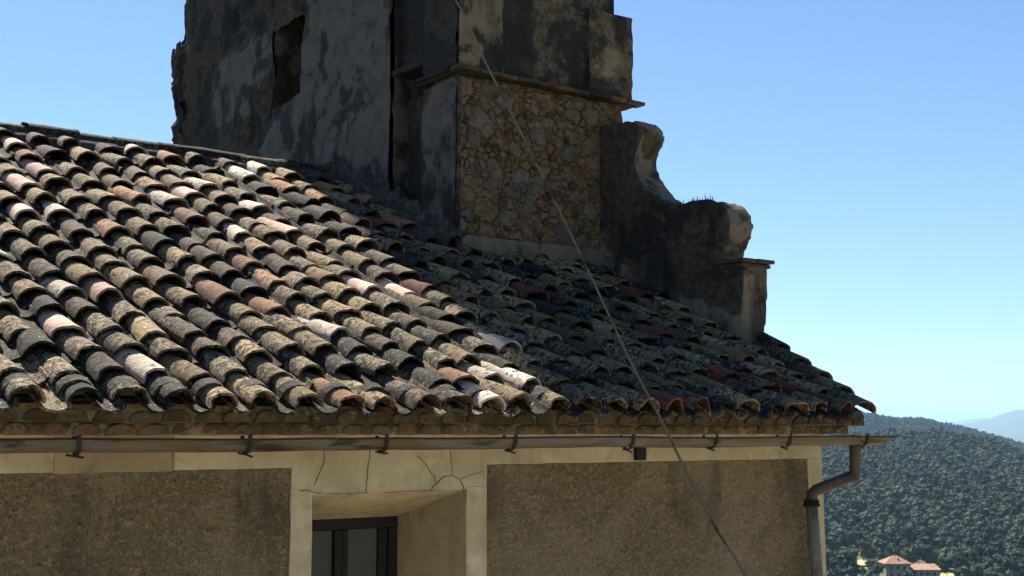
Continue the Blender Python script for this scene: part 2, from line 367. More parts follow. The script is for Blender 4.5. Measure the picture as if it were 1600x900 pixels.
def crown_mesh(name, h, wd, seed, leaves=260, conic=0.0, mat_=None, leaf=0.55):
    rnd = random.Random(seed); bm = bmesh.new()
    lobes = []
    for i in range(9):
        a = rnd.uniform(0, 6.28); k = rnd.uniform(0.0, 1.0); z = h * (0.32 + 0.55 * k)
        rr = wd * 0.5 * (0.62 if conic == 0 else (1 - k) * 0.9 + 0.1) * rnd.uniform(0.3, 1.0)
        lobes.append((Vector((rr * math.cos(a), rr * math.sin(a), z)), wd * rnd.uniform(0.18, 0.30) * (1 - conic * k)))
    for c, rr in lobes:
        r_ = bmesh.ops.create_icosphere(bm, subdivisions=1, radius=rr * 0.8, matrix=Matrix.Translation(c))
        for v in r_['verts']: v.co += Vector((rnd.uniform(-1, 1), rnd.uniform(-1, 1), rnd.uniform(-1, 1))) * rr * 0.18
    for i in range(leaves):
        c, rr = rnd.choice(lobes)
        d = Vector((rnd.gauss(0, 1), rnd.gauss(0, 1), rnd.gauss(0, 1))).normalized()
        p = c + d * rr * rnd.uniform(0.8, 1.18); s = leaf * rnd.uniform(0.6, 1.3)
        n = (d + Vector((rnd.uniform(-.8, .8), rnd.uniform(-.8, .8), rnd.uniform(-.4, .9)))).normalized()
        u = n.orthogonal().normalized() * s; w_ = n.cross(u.normalized()) * s * 0.8
        vs_ = [bm.verts.new(p + q) for q in (u * 0.6, w_ * 0.5, -u * 0.6, -w_ * 0.5)]
        bm.faces.new(vs_)
    me = bpy.data.meshes.new(name); bm.to_mesh(me); bm.free()
    if mat_: me.materials.append(mat_)
    return me
def trunk_mesh(name, h, r0, seed):
    rnd = random.Random(seed); V, F = [], []
    def limb(p0, p1, ra, rb):
        b = len(V); n = 6; d = (p1 - p0).normalized(); a = d.orthogonal().normalized(); c = d.cross(a)
        for p, rr in ((p0, ra), ((p0 + p1) / 2 + Vector((rnd.uniform(-.1, .1), rnd.uniform(-.1, .1), 0)), (ra + rb) / 2), (p1, rb)):
            for k in range(n): V.append(p + (a * math.cos(k * 1.0472) + c * math.sin(k * 1.0472)) * rr)
        for j in range(2):
            for k in range(n): F.append((b + j * n + k, b + j * n + (k + 1) % n, b + (j + 1) * n + (k + 1) % n, b + (j + 1) * n + k))
    top = Vector((0, 0, h * 0.62)); limb(Vector((0, 0, -0.3)), top, r0, r0 * 0.5)
    for i in range(5):
        a = i * 1.26 + rnd.uniform(-.3, .3); s = Vector((0, 0, h * rnd.uniform(0.3, 0.6)))
        limb(s, s + Vector((math.cos(a) * h * 0.2, math.sin(a) * h * 0.2, h * 0.22)), r0 * 0.45, r0 * 0.15)
    me = bpy.data.meshes.new(name); me.from_pydata([tuple(v) for v in V], [], F); me.materials.append(M_bark); return me

# the woods on the two hills: one mass
tree_col = bpy.data.collections.new('wood_trees')
for i in range(6):
    me = crown_mesh('wood_crown', [7.5, 8.5, 6.5, 9, 7, 8][i], [6.5, 6, 7, 6.5, 5.5, 7.5][i], 100 + i, 230, 0, [M_leaf, M_leaf, M_leaf, M_leaf2, M_leaf, M_olive][i], 0.75)
    tree_col.objects.link(bpy.data.objects.new('wood_crown', me))
rnd = random.Random(3); pts = []
a0, a1 = R(45), R(67)
def scatter(r0, r1, sp, keep):
    r = r0
    while r < r1:
        n = int((a1 - a0) * r / sp)
        for i in range(n):
            a = a0 + (a1 - a0) * (i + rnd.uniform(-.45, .45)) / n; rr = r + rnd.uniform(-.5, .5) * sp
            if rnd.random() < keep(a, rr): pts.append((rr * math.sin(a), rr * math.cos(a), height(a, rr)))
        r += sp
def keep_b(a, r):
    x, y = r * math.sin(a), r * math.cos(a)
    v = noise.noise(Vector((x / 60, y / 60, 5)))
    if r < 620: return 0.5 if v > -0.05 else 0.18
    if 1215 < r < 1260: return 0.45
    return 0.97 if v > -0.42 else 0.6
scatter(470, 1262, 5.6, keep_b)
scatter(1700, 2640, 8.0, lambda a, r: 0.95 if noise.noise(Vector((r * math.sin(a) / 90, r * math.cos(a) / 90, 9))) > -0.3 else 0.5)
HOUSE_R, HOUSE_PX = 520.0, 1404
hp = at_r(HOUSE_PX, 885, HOUSE_R)
FIELDS = ((1348, 862, 590, 6, 16), (1428, 882, 555, 9, 9), (1442, 878, 580, 9, 7), (1475, 887, 548, 13, 20), (1352, 870, 560, 5, 9))
def clear_of(p):
    if math.hypot(p[0] - hp.x, p[1] - hp.y) < 17: return False
    px, r = az_px(math.atan2(p[0], p[1])), math.hypot(p[0], p[1])
    if 1355 < px < 1490 and 485 < r < HOUSE_R - 4: return False
    for (fx_, fy_, fr_, fw_, fl_) in FIELDS:
        if abs(px - fx_) < fw_ * 3.2 and fr_ - fl_ - 16 < r < fr_ + fl_ * 0.8: return rnd.random() < 0.12
    return True
pts = [p for p in pts if clear_of(p)]
fm = bpy.data.meshes.new('woods'); fm.from_pydata(pts, [], []); woods = bpy.data.objects.new('woods', fm); C.objects.link(woods)
tag(woods, 'dense green woods covering the hillsides', 'woods', None, 'stuff')
ng = bpy.data.node_groups.new('woods', 'GeometryNodeTree')
ng.interface.new_socket('Geometry', in_out='INPUT', socket_type='NodeSocketGeometry'); ng.interface.new_socket('Geometry', in_out='OUTPUT', socket_type='NodeSocketGeometry')
gi, go = ng.nodes.new('NodeGroupInput'), ng.nodes.new('NodeGroupOutput'); iop = ng.nodes.new('GeometryNodeInstanceOnPoints')
ci = ng.nodes.new('GeometryNodeCollectionInfo'); ci.inputs['Collection'].default_value = tree_col; ci.inputs['Separate Children'].default_value = True; ci.inputs['Reset Children'].default_value = True
rv = ng.nodes.new('FunctionNodeRandomValue'); rv.data_type = 'FLOAT_VECTOR'; rv.inputs[0].default_value = (-0.08, -0.08, 0); rv.inputs[1].default_value = (0.08, 0.08, 6.28)
rs_ = ng.nodes.new('FunctionNodeRandomValue'); rs_.data_type = 'FLOAT'; rs_.inputs[2].default_value = 0.4; rs_.inputs[3].default_value = 1.45
ng.links.new(gi.outputs[0], iop.inputs['Points']); ng.links.new(ci.outputs[0], iop.inputs['Instance']); iop.inputs['Pick Instance'].default_value = True
ng.links.new(rv.outputs[0], iop.inputs['Rotation']); ng.links.new(rs_.outputs[1], iop.inputs['Scale']); ng.links.new(iop.outputs[0], go.inputs[0])
md = woods.modifiers.new('woods', 'NODES'); md.node_group = ng

# ------------------------------------------------------------------ the house: walls and window
YW = 6.35                                       # plane of the smooth plaster bands
SL = math.radians(24.5); TS = math.tan(SL)
YE, ZE = 6.0, CZ + 0.095                        # eave line of the tile bed
YR = 11.35; ZR = ZE + TS * (YR - YE)
XC = X_(1283, YW)                               # right corner of the wall
house = empty('house', (3.0, YW, 0), 'old house with cream plaster bands, roughcast panels and lichen covered barrel tile roof', 'house')
zs = CZ - 0.195; zw = CZ - 0.345                # panel top, window head
xa, xb = X_(457, YW), X_(490, YW); xc, xd = X_(729, YW), X_(761, YW); xe = X_(1261, YW)
XL = -1.2
YP = YW + 0.02
# core masonry with an opening for the window
bm = bmesh.new()
YI = 5.86 * 6 / 5.1                             # plane of the window frame
xi = X_(617, YI)                                # inner right side of the embrasure
add_box(bm, XL, xb - 0.08, YP + 0.03, 11.0, 0, CZ + 0.06)
add_box(bm, xc + 0.03, XC - 0.02, YP + 0.03, 11.0, 0, CZ + 0.06)
add_box(bm, xb - 0.08, xc + 0.03, YI + 0.12, 11.0, 0, CZ + 0.06)
add_box(bm, xb - 0.08, xc + 0.03, YP + 0.03, YI + 0.119, CZ - 0.30, CZ + 0.06)
add_box(bm, xb - 0.08, xc + 0.03, YP + 0.03, YI + 0.119, 0, CZ - 1.9)
from_bm('wall', bm, M_reveal, house)
def panel(name, x0, x1, z0, z1):
    V, F, Mk = [], [], []
    nu, nv = int((x1 - x0) / 0.011), int((z1 - z0) / 0.011)
    for j in range(nv + 1):
        for i in range(nu + 1):
            x = x0 + (x1 - x0) * i / nu; z = z0 + (z1 - z0) * j / nv; p = Vector((x, 0, z))
            d = 0.007 * fbm(p, 7, 3) + 0.011 * noise.noise(p * 30) + 0.006 * noise.noise(p * 62)
            V.append((x, YP - 0.006 - d, z))
    for j in range(nv):
        for i in range(nu):
            a = j * (nu + 1) + i; F.append((a, a + 1, a + nu + 2, a + nu + 1))
    # closed back and rim
    b = len(V)
    for (x, z) in ((x0, z0), (x1, z0), (x1, z1), (x0, z1)): V.append((x, YP + 0.032, z))
    F.append((b + 3, b + 2, b + 1, b)); W = nu + 1
    F.append(tuple([b, b + 1] + [i for i in range(nu, -1, -1)])); F.append(tuple([b + 2, b + 3] + [nv * W + i for i in range(nu + 1)]))
    F.append(tuple([b + 1, b + 2] + [j * W + nu for j in range(nv, -1, -1)])); F.append(tuple([b + 3, b] + [j * W for j in range(nv + 1)]))
    o = from_py(name, V, F, M_stucco, house, True); return o
panel('stucco_panel', XL, xa + 0.004, CZ - 1.5, zs + 0.004)
panel('stucco_panel', xd - 0.004, xe + 0.004, CZ - 1.5, zs + 0.004)
box('stucco_panel', XL, xa + 0.004, YP, YP + 0.031, 0, CZ - 1.5, M_stucco, house)
box('stucco_panel', xd - 0.004, xe + 0.004, YP, YP + 0.031, 0, CZ - 1.5, M_stucco, house)
def band(name, pts, y0, y1, mt=None):
    """plaster band: outline in (x, z), slightly wavy edges, extruded y0..y1"""
    P = []
    for (a, b) in zip(pts, pts[1:] + pts[:1]):
        L = math.hypot(b[0] - a[0], b[1] - a[1]); n = max(1, int(L / 0.05))
        for i in range(n):
            k = i / n; x, z = a[0] + (b[0] - a[0]) * k, a[1] + (b[1] - a[1]) * k
            wv_ = 0.0035 * noise.noise(Vector((x * 6, z * 6, 2)))
            P.append((x + wv_, z + wv_))
    n = len(P); V = [(x, y0 + 0.002 * noise.noise(Vector((x * 5, z * 5, 8))), z) for x, z in P] + [(x, y1, z) for x, z in P]
    F = [tuple(range(n)), tuple(range(2 * n - 1, n - 1, -1))] + [(i, n + i, n + (i + 1) % n, (i + 1) % n) for i in range(n)]
    return from_py(name, V, F, mt or M_trim, house)
zt = CZ + 0.03
xq1, xq2 = X_(85, YW), X_(272, YW)
band('plaster_band', [(XL, zs), (xq1, zs), (xq1, zt), (XL, zt)], YW - 0.002, YP + 0.03)
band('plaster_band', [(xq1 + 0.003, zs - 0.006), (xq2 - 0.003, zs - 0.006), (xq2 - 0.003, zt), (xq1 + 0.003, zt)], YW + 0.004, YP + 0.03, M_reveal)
band('plaster_band', [(xq2, zs), (xa - 0.001, zs), (xa - 0.001, zt), (xq2, zt)], YW, YP + 0.03)
band('plaster_band', [(xd + 0.001, zs), (XC, zs), (XC, zt), (xd + 0.001, zt)], YW, YP + 0.03)
# window surround: two jambs and the head, with the cracks of the photograph running between the pieces
band('window_jamb', [(xa, 0.5), (xb, 0.5), (xb, zs - 0.10), (xa, zs - 0.10)], YW, YP + 0.03)
band('window_jamb', [(xc + 0.002, 0.5), (xd, 0.5), (xd, zw + 0.02), (xc + 0.002, zw + 0.02)], YW, YP + 0.03)
band('window_head', [(xa, zs - 0.098), (xb + 0.0, zw), (xc, zw + 0.006), (xc, zw + 0.022), (xd, zw + 0.022), (xd, zt), (xa, zt)], YW, YP + 0.03)
XB2 = at_y(1293, 900, YW).x
V = []; 
for (x, z) in ((xe + 0.001, 0), (XC + 0.12, 0), (XC, zs - 0.002), (xe + 0.001, zs - 0.002)):
    V.append((x, YW, z))
V += [(x, 11.0, z) for x, y, z in V]
from_py('corner_band', V, [(0, 1, 2, 3), (7, 6, 5, 4), (0, 4, 5, 1), (1, 5, 6, 2), (2, 6, 7, 3), (3, 7, 4, 0)], M_trim, house)
# embrasure: splayed right cheek, sloping head, left cheek
zi = at_y(560, 811, YI).z; xl_i = xb + 0.14
d_ = 0.10
def slab(name, q, off, mt):
    V = [Vector(p) for p in q] + [Vector(p) + Vector(off) for p in q]
    return from_py(name, V, [(0, 1, 2, 3), (7, 6, 5, 4), (0, 4, 5, 1), (1, 5, 6, 2), (2, 6, 7, 3), (3, 7, 4, 0)], mt, house)
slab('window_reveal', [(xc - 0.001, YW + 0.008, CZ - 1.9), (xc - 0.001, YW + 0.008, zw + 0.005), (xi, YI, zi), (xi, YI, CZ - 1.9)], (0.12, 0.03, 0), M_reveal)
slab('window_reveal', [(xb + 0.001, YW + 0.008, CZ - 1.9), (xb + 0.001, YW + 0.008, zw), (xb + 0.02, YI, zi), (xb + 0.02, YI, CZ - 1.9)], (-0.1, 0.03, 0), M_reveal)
slab('window_soffit', [(xb - 0.03, YW + 0.009, zw - 0.001), (xc + 0.03, YW + 0.009, zw + 0.005), (xi + 0.04, YI, zi), (xb - 0.03, YI, zi)], (0, 0.02, 0.12), M_trim)
slab('window_sill', [(xb - 0.03, YW - 0.03, CZ - 1.9), (xc + 0.03, YW - 0.03, CZ - 1.9), (xc + 0.03, YI, CZ - 1.88), (xb - 0.03, YI, CZ - 1.88)], (0, 0, -0.08), M_trim)
# window joinery
win = empty('window', (xi - 0.4, YI, CZ - 1.9), None, None); win.parent = house; win.matrix_parent_inverse = world_of(house).inverted()
fx = lambda px: X_(px, YI)
x0w = xi - 0.98
zt1 = at_y(560, 826, YI).z
box('frame', x0w, xi + 0.02, YI - 0.03, YI + 0.10, zt1, zi + 0.05, M_wood, win, 0.004)
box('frame', xi - (fx(617) - fx(592)) * 0.45, xi + 0.02, YI - 0.029, YI + 0.10, CZ - 1.88, zt1 - 0.001, M_wood, win, 0.004)
box('frame', x0w, x0w + 0.05, YI - 0.029, YI + 0.10, CZ - 1.88, zt1 - 0.001, M_wood, win, 0.004)
box('sash', fx(592), xi - (fx(617) - fx(592)) * 0.45 - 0.002, YI - 0.012, YI + 0.05, CZ - 1.87, zt1 - 0.002, M_wood, win, 0.004)
box('sash', fx(536), fx(545), YI - 0.012, YI + 0.05, CZ - 1.87, zt1 - 0.002, M_wood, win, 0.004)
box('sash', fx(523), fx(535), YI - 0.02, YI + 0.05, CZ - 1.87, zt1 - 0.002, M_wood, win, 0.004)
box('sash', x0w + 0.052, x0w + 0.09, YI - 0.012, YI + 0.05, CZ - 1.87, zt1 - 0.002, M_wood, win, 0.004)
box('pane', fx(545) - 0.005, fx(592) + 0.005, YI + 0.012, YI + 0.020, CZ - 1.86, zt1 - 0.004, M_pane, win)
box('pane', x0w + 0.085, fx(523) + 0.005, YI + 0.012, YI + 0.020, CZ - 1.86, zt1 - 0.004, M_pane, win)
# cracks in the plaster
def crack(pxs, wd=0.004):
    P = [at_y(x, y, YW) for x, y in pxs]; Q = []
    for a, b in zip(P, P[1:]):
        n = 5
        for i in range(n):
            q = a.lerp(b, i / n); q += Vector((noise.noise(q * 40), 0, noise.noise(q * 40 + Vector((9, 9, 9))))) * 0.006; Q.append(q)
    Q.append(P[-1]); V = []; F = []
    for i, q in enumerate(Q):
        t = (Q[min(i + 1, len(Q) - 1)] - Q[max(0, i - 1)]).normalized(); n_ = Vector((t.z, 0, -t.x)) * wd * 0.38 * (0.5 + abs(noise.noise(q * 25)) * 1.6)
        y = YW - 0.0045
        V += [(q.x + n_.x, y, q.z + n_.z), (q.x - n_.x, y, q.z - n_.z), (q.x - n_.x, y + 0.012, q.z - n_.z), (q.x + n_.x, y + 0.012, q.z + n_.z)]
    for i in range(len(Q) - 1):
        a = i * 4
        for k in range(4): F.append((a + k, a + (k + 1) % 4, a + 4 + (k + 1) % 4, a + 4 + k))
    from_py('crack', V, F, M_crack, house)
crack([(507, 702), (506, 722), (498, 742), (491, 757)], 0.006)
crack([(579, 704), (575, 728), (573, 750), (572, 769)], 0.005)
crack([(653, 712), (668, 730), (678, 745), (682, 756), (672, 766)], 0.005)
crack([(682, 756), (692, 746), (706, 743), (717, 748), (724, 760), (726, 785)], 0.006)
crack([(706, 743), (705, 722), (703, 704)], 0.003)
crack([(722, 748), (737, 742), (756, 737)], 0.003)
crack([(468, 768), (480, 766), (492, 770)], 0.005)
crack([(492, 771), (520, 772), (548, 771), (575, 770)], 0.004)
crack([(600, 770), (640, 768), (690, 766)], 0.003)
crack([(272, 708), (272, 720), (272, 733)], 0.004)
# beam stub under the gutter
box('beam_end', X_(990, YW), X_(1007, YW) - 0.01, YW - 0.03, YW + 0.02, at_y(998, 719, YW).z, at_y(998, 690, YW).z, M_wood, house, 0.004)

# ------------------------------------------------------------------ eave cornice of filled barrel tiles
cornice = rough_box('cornice', [(XL, XC + 0.10, 6.18, 6.55, CZ - 0.012, CZ + 0.05), (XL, XC + 0.17, 6.09, 6.55, CZ + 0.048, CZ + 0.134)], 0.03, 0.008, 9, M_cmort, house)
cx0 = 0.9
def arch_mesh(name, wdt, hgt, depth, seed):
    rnd_ = random.Random(seed); n = 7; V, F = [], []
    wdt *= rnd_.uniform(0.9, 1.08); hgt *= rnd_.uniform(0.9, 1.1); tl = rnd_.uniform(-0.12, 0.12)
    for (yy, s) in ((0, 0.93), (0.008, 1.0), (depth, 1.0)):
        for i in range(n + 1):
            a = math.pi * i / n; x = -math.cos(a) * wdt / 2 * s; z = math.sin(a) ** 0.8 * hgt * s
            V.append((x + tl * z, yy, z))
    W = n + 1
    F.append(tuple(range(n, -1, -1)))
    for j in range(2):
        for i in range(n): F.append((j * W + i, j * W + i + 1, (j + 1) * W + i + 1, (j + 1) * W + i))
        F.append((j * W, (j + 1) * W, (j + 1) * W + n, j * W + n))
    F.append(tuple(2 * W + i for i in range(W)))
    me = bpy.data.meshes.new(name); me.from_pydata(V, [], F); me.materials.append(M_corn); return me
arches = [arch_mesh('cornice_tile', 0.148, 0.056, 0.07, s) for s in range(5)]
def corn_row(x0, x1, y, z, sp, hs):
    x = x0
    while x < x1:
        o = bpy.data.objects.new('cornice_tile', random.choice(arches)); C.objects.link(o); o.parent = cornice
        o.matrix_parent_inverse = world_of(cornice).inverted()
        o.location = (x, y + random.uniform(-.006, .006), z + random.uniform(-.003, .003)); o.scale = (sp / 0.165, 1, hs * random.uniform(0.92, 1.08))
        x += sp * random.uniform(0.96, 1.04)
corn_row(cx0, XC + 0.06, 6.172, CZ - 0.010, 0.165, 0.95)
corn_row(cx0 + 0.08, XC + 0.13, 6.075, CZ + 0.052, 0.165, 1.05)

# ------------------------------------------------------------------ the roof
def RP(x, y, n=0.0):            # point on the tile bed, n metres above it along its normal
    return Vector((x, y - n * math.sin(SL), ZE + TS * (y - YE) + n * math.cos(SL)))
XRT = 8.15
V = [RP(XL, YE + 0.14), RP(7.68, YE + 0.14), RP(8.16, 7.35), RP(8.2, YR), RP(XL, YR)]
V += [v - Vector((0, 0, 0.03 if i < 2 else 0.16)) for i, v in enumerate(V)]
bk = [Vector((XL, 17.4, ZE)), Vector((8.2, 17.4, ZE))]
V += bk + [v - Vector((0, 0, 0.16)) for v in bk]     # 10,11,12,13
Fq = [(0, 1, 2, 3, 4), (9, 8, 7, 6, 5), (0, 5, 6, 1), (1, 6, 7, 2), (2, 7, 8, 3), (0, 4, 9, 5), (4, 3, 11, 10), (9, 12, 13, 8), (10, 11, 13, 12), (3, 8, 13, 11), (4, 10, 12, 9)]
roof = from_py('roof', V, Fq, M_bed, house)

def tile_mesh(name, L, w0, w1, h0, h1, th, seed, flip=False, n=10):
    """barrel tile: lower end at v=0 (wide), axis along local +Y (up the slope), arch towards +Z"""
    rnd_ = random.Random(seed); V, F = [], []; nv = 5
    w0 *= rnd_.uniform(0.9, 1.1); h0 *= rnd_.uniform(0.85, 1.12); L *= rnd_.uniform(0.95, 1.03); brk = rnd_.choice([0, 0, 0.05, -0.05, 0.09]) if not flip else 0
    bend = rnd_.uniform(-0.008, 0.008); chip = rnd_.uniform(0, 6)
    for lay in (0, 1):
        for j in range(nv + 1):
            v = j / nv; ww = w0 + (w1 - w0) * v; hh = h0 + (h1 - h0) * v
            for i in range(n + 1):
                a = math.pi * i / n; r_ = 1.0
                jit = 0.0045 * noise.noise(Vector((i * 0.7, j * 0.9, seed * 3.7)))
                x = -math.cos(a) * (ww / 2 - lay * th * 0.9); z = math.sin(a) ** 0.9 * (hh - lay * th)
                y = v * L + (0.020 * noise.noise(Vector((i * 0.8, seed * 1.3, chip))) + max(0, brk * math.cos(a) * 1.0 - abs(brk) * 0.3) if j == 0 else 0)
                z += jit
                V.append((x + bend * math.sin(v * 3.1), y, -z + hh if flip else z))
    W = n + 1; S = W * (nv + 1)
    for j in range(nv):
        for i in range(n):
            a = j * W + i
            F.append((a, a + 1, a + W + 1, a + W)); F.append((S + a + W, S + a + W + 1, S + a + 1, S + a))
        F.append((j * W, (j + 1) * W, S + (j + 1) * W, S + j * W)); F.append((j * W + n, S + j * W + n, S + (j + 1) * W + n, (j + 1) * W + n))
    for i in range(n):
        F.append((i, S + i, S + i + 1, i + 1)); a = nv * W + i; F.append((a, a + 1, S + a + 1, S + a))
    me = bpy.data.meshes.new(name); me.from_pydata(V, [], F); me.update()
    bm = bmesh.new(); bm.from_mesh(me); bmesh.ops.recalc_face_normals(bm, faces=bm.faces[:]); bm.to_mesh(me); bm.free()
    for p in me.polygons: p.use_smooth = True
    me.set_sharp_from_angle(angle=R(45)) if hasattr(me, 'set_sharp_from_angle') else None
    return me
NV = 12
cover_base = [tile_mesh('cover_tile', 0.47, 0.170, 0.134, 0.082, 0.064, 0.014, i) for i in range(NV)]
pan_base = [tile_mesh('pan_tile', 0.47, 0.150, 0.178, 0.048, 0.056, 0.015, 40 + i, True, 6) for i in range(4)]
cache = {}
def variant(base, i, kind):
    k = (base[0].name.split('.')[0], i, kind)
    if k not in cache:
        me = base[i].copy(); me.materials.append(TM[kind]); cache[k] = me
    return cache[k]
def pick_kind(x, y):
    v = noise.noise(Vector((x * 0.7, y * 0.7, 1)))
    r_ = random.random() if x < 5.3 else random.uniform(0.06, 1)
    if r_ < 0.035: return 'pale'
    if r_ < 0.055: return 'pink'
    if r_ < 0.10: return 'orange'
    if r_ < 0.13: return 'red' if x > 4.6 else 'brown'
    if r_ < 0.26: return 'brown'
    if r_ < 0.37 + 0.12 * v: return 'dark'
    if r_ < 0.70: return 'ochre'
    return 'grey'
# tiles the photograph singles out by colour: picture position of the tile's middle -> kind
special = [((60, 265), 'pink'), ((20, 236), 'pink'), ((38, 290), 'pink'), ((262, 310), 'pale'), ((318, 292), 'pale'), ((292, 335), 'orange'), ((412, 257), 'pale'),
           ((385, 268), 'pale'), ((445, 280), 'orange'), ((410, 322), 'pale'), ((443, 353), 'pink'), ((404, 402), 'orange'), ((498, 434), 'orange'), ((552, 440), 'pink'),
           ((603, 441), 'pink'), ((512, 410), 'ochre'), ((648, 440), 'red'), ((830, 448), 'red'), ((1010, 518), 'red'), ((1025, 608), 'red'), ((990, 460), 'red'), ((710, 517), 'brown'),
           ((510, 600), 'orange'), ((640, 612), 'brown'), ((800, 570), 'pale'), ((752, 573), 'pale'), ((85, 438), 'pale'), ((240, 580), 'pale')]
def cam_px(p):
    q = Vector(p) - Vector((0, 0, CZ)); z = q.dot(FV)
    return 800 + FPX * q.dot(RT) / z, 450 - FPX * q.dot(UV) / z
def sag(x, y):
    return 0.018 * noise.noise(Vector((x * 0.55, y * 0.45, 4))) + 0.007 * noise.noise(Vector((x * 2.1, y * 1.9, 7)))
def basis(x, y, n, rz, tilt):
    o = RP(x, y, n); ys = Vector((0, math.cos(SL), math.sin(SL))); zs_ = Vector((0, -math.sin(SL), math.cos(SL))); xs = Vector((1, 0, 0))
    m = Matrix((xs, ys, zs_)).transposed().to_4x4()
    return Matrix.Translation(o) @ m @ Matrix.Rotation(rz, 4, 'Z') @ Matrix.Rotation(tilt, 4, 'X')
SP = 0.2365
eave_x = [1.718, 1.973, 2.214, 2.431, 2.647, 2.88, 3.125, 3.371, 3.595, 3.841, 4.081, 4.303, 4.519, 4.792]
runs = [eave_x[0] - SP * i for i in range(7, 0, -1)] + eave_x
while runs[-1] < 7.40: runs.append(runs[-1] + SP * random.uniform(0.96, 1.04))
def run_x(i, y):
    x0 = runs[i]; t = (y - YE) / (YR - YE)
    return 4.1 + (x0 - 4.1) * (1 + 0.25 * t) + 0.012 * noise.noise(Vector((x0 * 3, y * 0.8, 2)))
def right_limit(y): return 7.50 + (y - YE) * 0.36 if y < 7.45 else (7.80 if y < 9.2 else 6.12)
covers, pans = [], []
for i in range(len(runs)):
    y = YE - 0.015 + random.uniform(-.02, .02); j = 0
    while y < YR - 0.16:
        t = (y - YE) / (YR - YE); ex = (0.255 + 0.175 * t) * random.uniform(0.78, 1.2)
        if j == 0 and i - 7 in (7, 8, 9): ex = 0.40
        x = run_x(i, y)
        if x < right_limit(y + 0.1):
            covers.append((x + random.uniform(-.014, .014), y, i, j, ex))
        y += ex; j += 1
    y = YE - 0.03; j = 0
    while y < YR - 0.2:
        t = (y - YE) / (YR - YE); ex = (0.27 + 0.15 * t) * random.uniform(0.92, 1.1)
        x = run_x(i, y) + SP * 0.5 * (1 + 0.25 * t)
        if x < right_limit(y) + 0.04: pans.append((x, y, i, j, ex))
        y += ex; j += 1
def shown(p):
    q = cam_px(p); return -40 < q[0] < 1640 and 0 < q[1] < 720
def dist(p): return (Vector(p) - Vector((0, 0, CZ))).length
def lay(base, name, rows, cover):
    items = []
    for (x, y, i, j, ex) in rows:
        if cover:
            n = 0.042 + sag(x, y); th = math.atan(0.042 / 0.42)
            M = basis(x, y, n + random.uniform(-.004, .014), random.gauss(0, 0.05), -th + random.gauss(0, 0.018))
        else:
            n = 0.004 + sag(x, y)
            M = basis(x, y, n + random.uniform(0, .006), random.gauss(0, 0.02), -0.03)
        t = (y - YE) / (YR - YE); M = M @ Matrix.Diagonal((1 + 0.2 * t, 1 + 0.22 * t if j or ex < 0.38 else 1.25, 1 + 0.12 * t, 1))
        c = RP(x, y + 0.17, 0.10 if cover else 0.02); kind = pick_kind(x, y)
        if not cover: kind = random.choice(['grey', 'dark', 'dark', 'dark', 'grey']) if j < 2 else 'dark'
        items.append([M, c, kind, random.randrange(len(base)), shown(c), dist(c)])
    if cover:
        cols = [cam_px(it[1]) for it in items]
        for (px, py), kd in special:
            b = min(range(len(items)), key=lambda k: (cols[k][0] - px) ** 2 + (cols[k][1] - py) ** 2); items[b][2] = kd
    order = sorted(range(len(items)), key=lambda k: (not items[k][4], items[k][5]))
    for k in order[:300]:
        M, c, kind, vi, _, _ = items[k]
        o = bpy.data.objects.new(name, variant(base, vi, kind)); C.objects.link(o); o.parent = roof; o.matrix_parent_inverse = world_of(roof).inverted(); o.matrix_basis = M
    V, F, MI = [], [], []; kinds = list(TM)
    for k in order[300:]:
        M, c, kind, vi, _, _ = items[k]; me = base[vi]; b = len(V)
        V += [M @ v.co for v in me.vertices]; F += [tuple(b + q for q in p.vertices) for p in me.polygons]; MI += [kinds.index(kind)] * len(me.polygons)
    if V:
        o = from_py(name, V, F, [TM[k] for k in kinds], roof, True); o.data.polygons.foreach_set('material_index', MI); o['kind'] = 'stuff'
        if hasattr(o.data, 'set_sharp_from_angle'): o.data.set_sharp_from_angle(angle=R(45))
    return len(items)
nc = lay(cover_base, 'cover_tile', covers, True)
npn = lay(pan_base, 'pan_tile', pans, False)
# mortar packed behind the eave tiles
for i in range(len(runs)):
    a0_ = run_x(i, YE); V = []; n = 8
    for yy in (0.10, 0.16):
        V += [RP(a0_ - math.cos(math.pi * k / n) * 0.088, YE + yy, 0.04 + math.sin(math.pi * k / n) * 0.078 - 0.002) for k in range(n + 1)]
    from_py('mortar_plug', V, [tuple(range(n, -1, -1)), tuple(range(n + 1, 2 * n + 2))] + [(k, k + 1, n + 2 + k, n + 1 + k) for k in range(n)] + [(0, n + 1, 2 * n + 1, n)], M_bed, roof)
V = []
for i in range(41):
    x = XL + (6.15 - XL) * i / 40; z = ZR + sag(x, YR) + 0.01 * noise.noise(Vector((x * 5, 0, 0)))
    V += [(x, YR - 0.20, z - 0.10), (x, YR - 0.16, z + 0.012), (x, YR - 0.07, z + 0.075), (x, YR + 0.07, z + 0.075), (x, YR + 0.20, z - 0.10)]
from_py('ridge_mortar', V, [(i * 5 + k, i * 5 + k + 1, i * 5 + k + 6, i * 5 + k + 5) for i in range(40) for k in range(4)] + [(0, 1, 2, 3, 4), (204, 203, 202, 201, 200)], M_bed, roof, True)
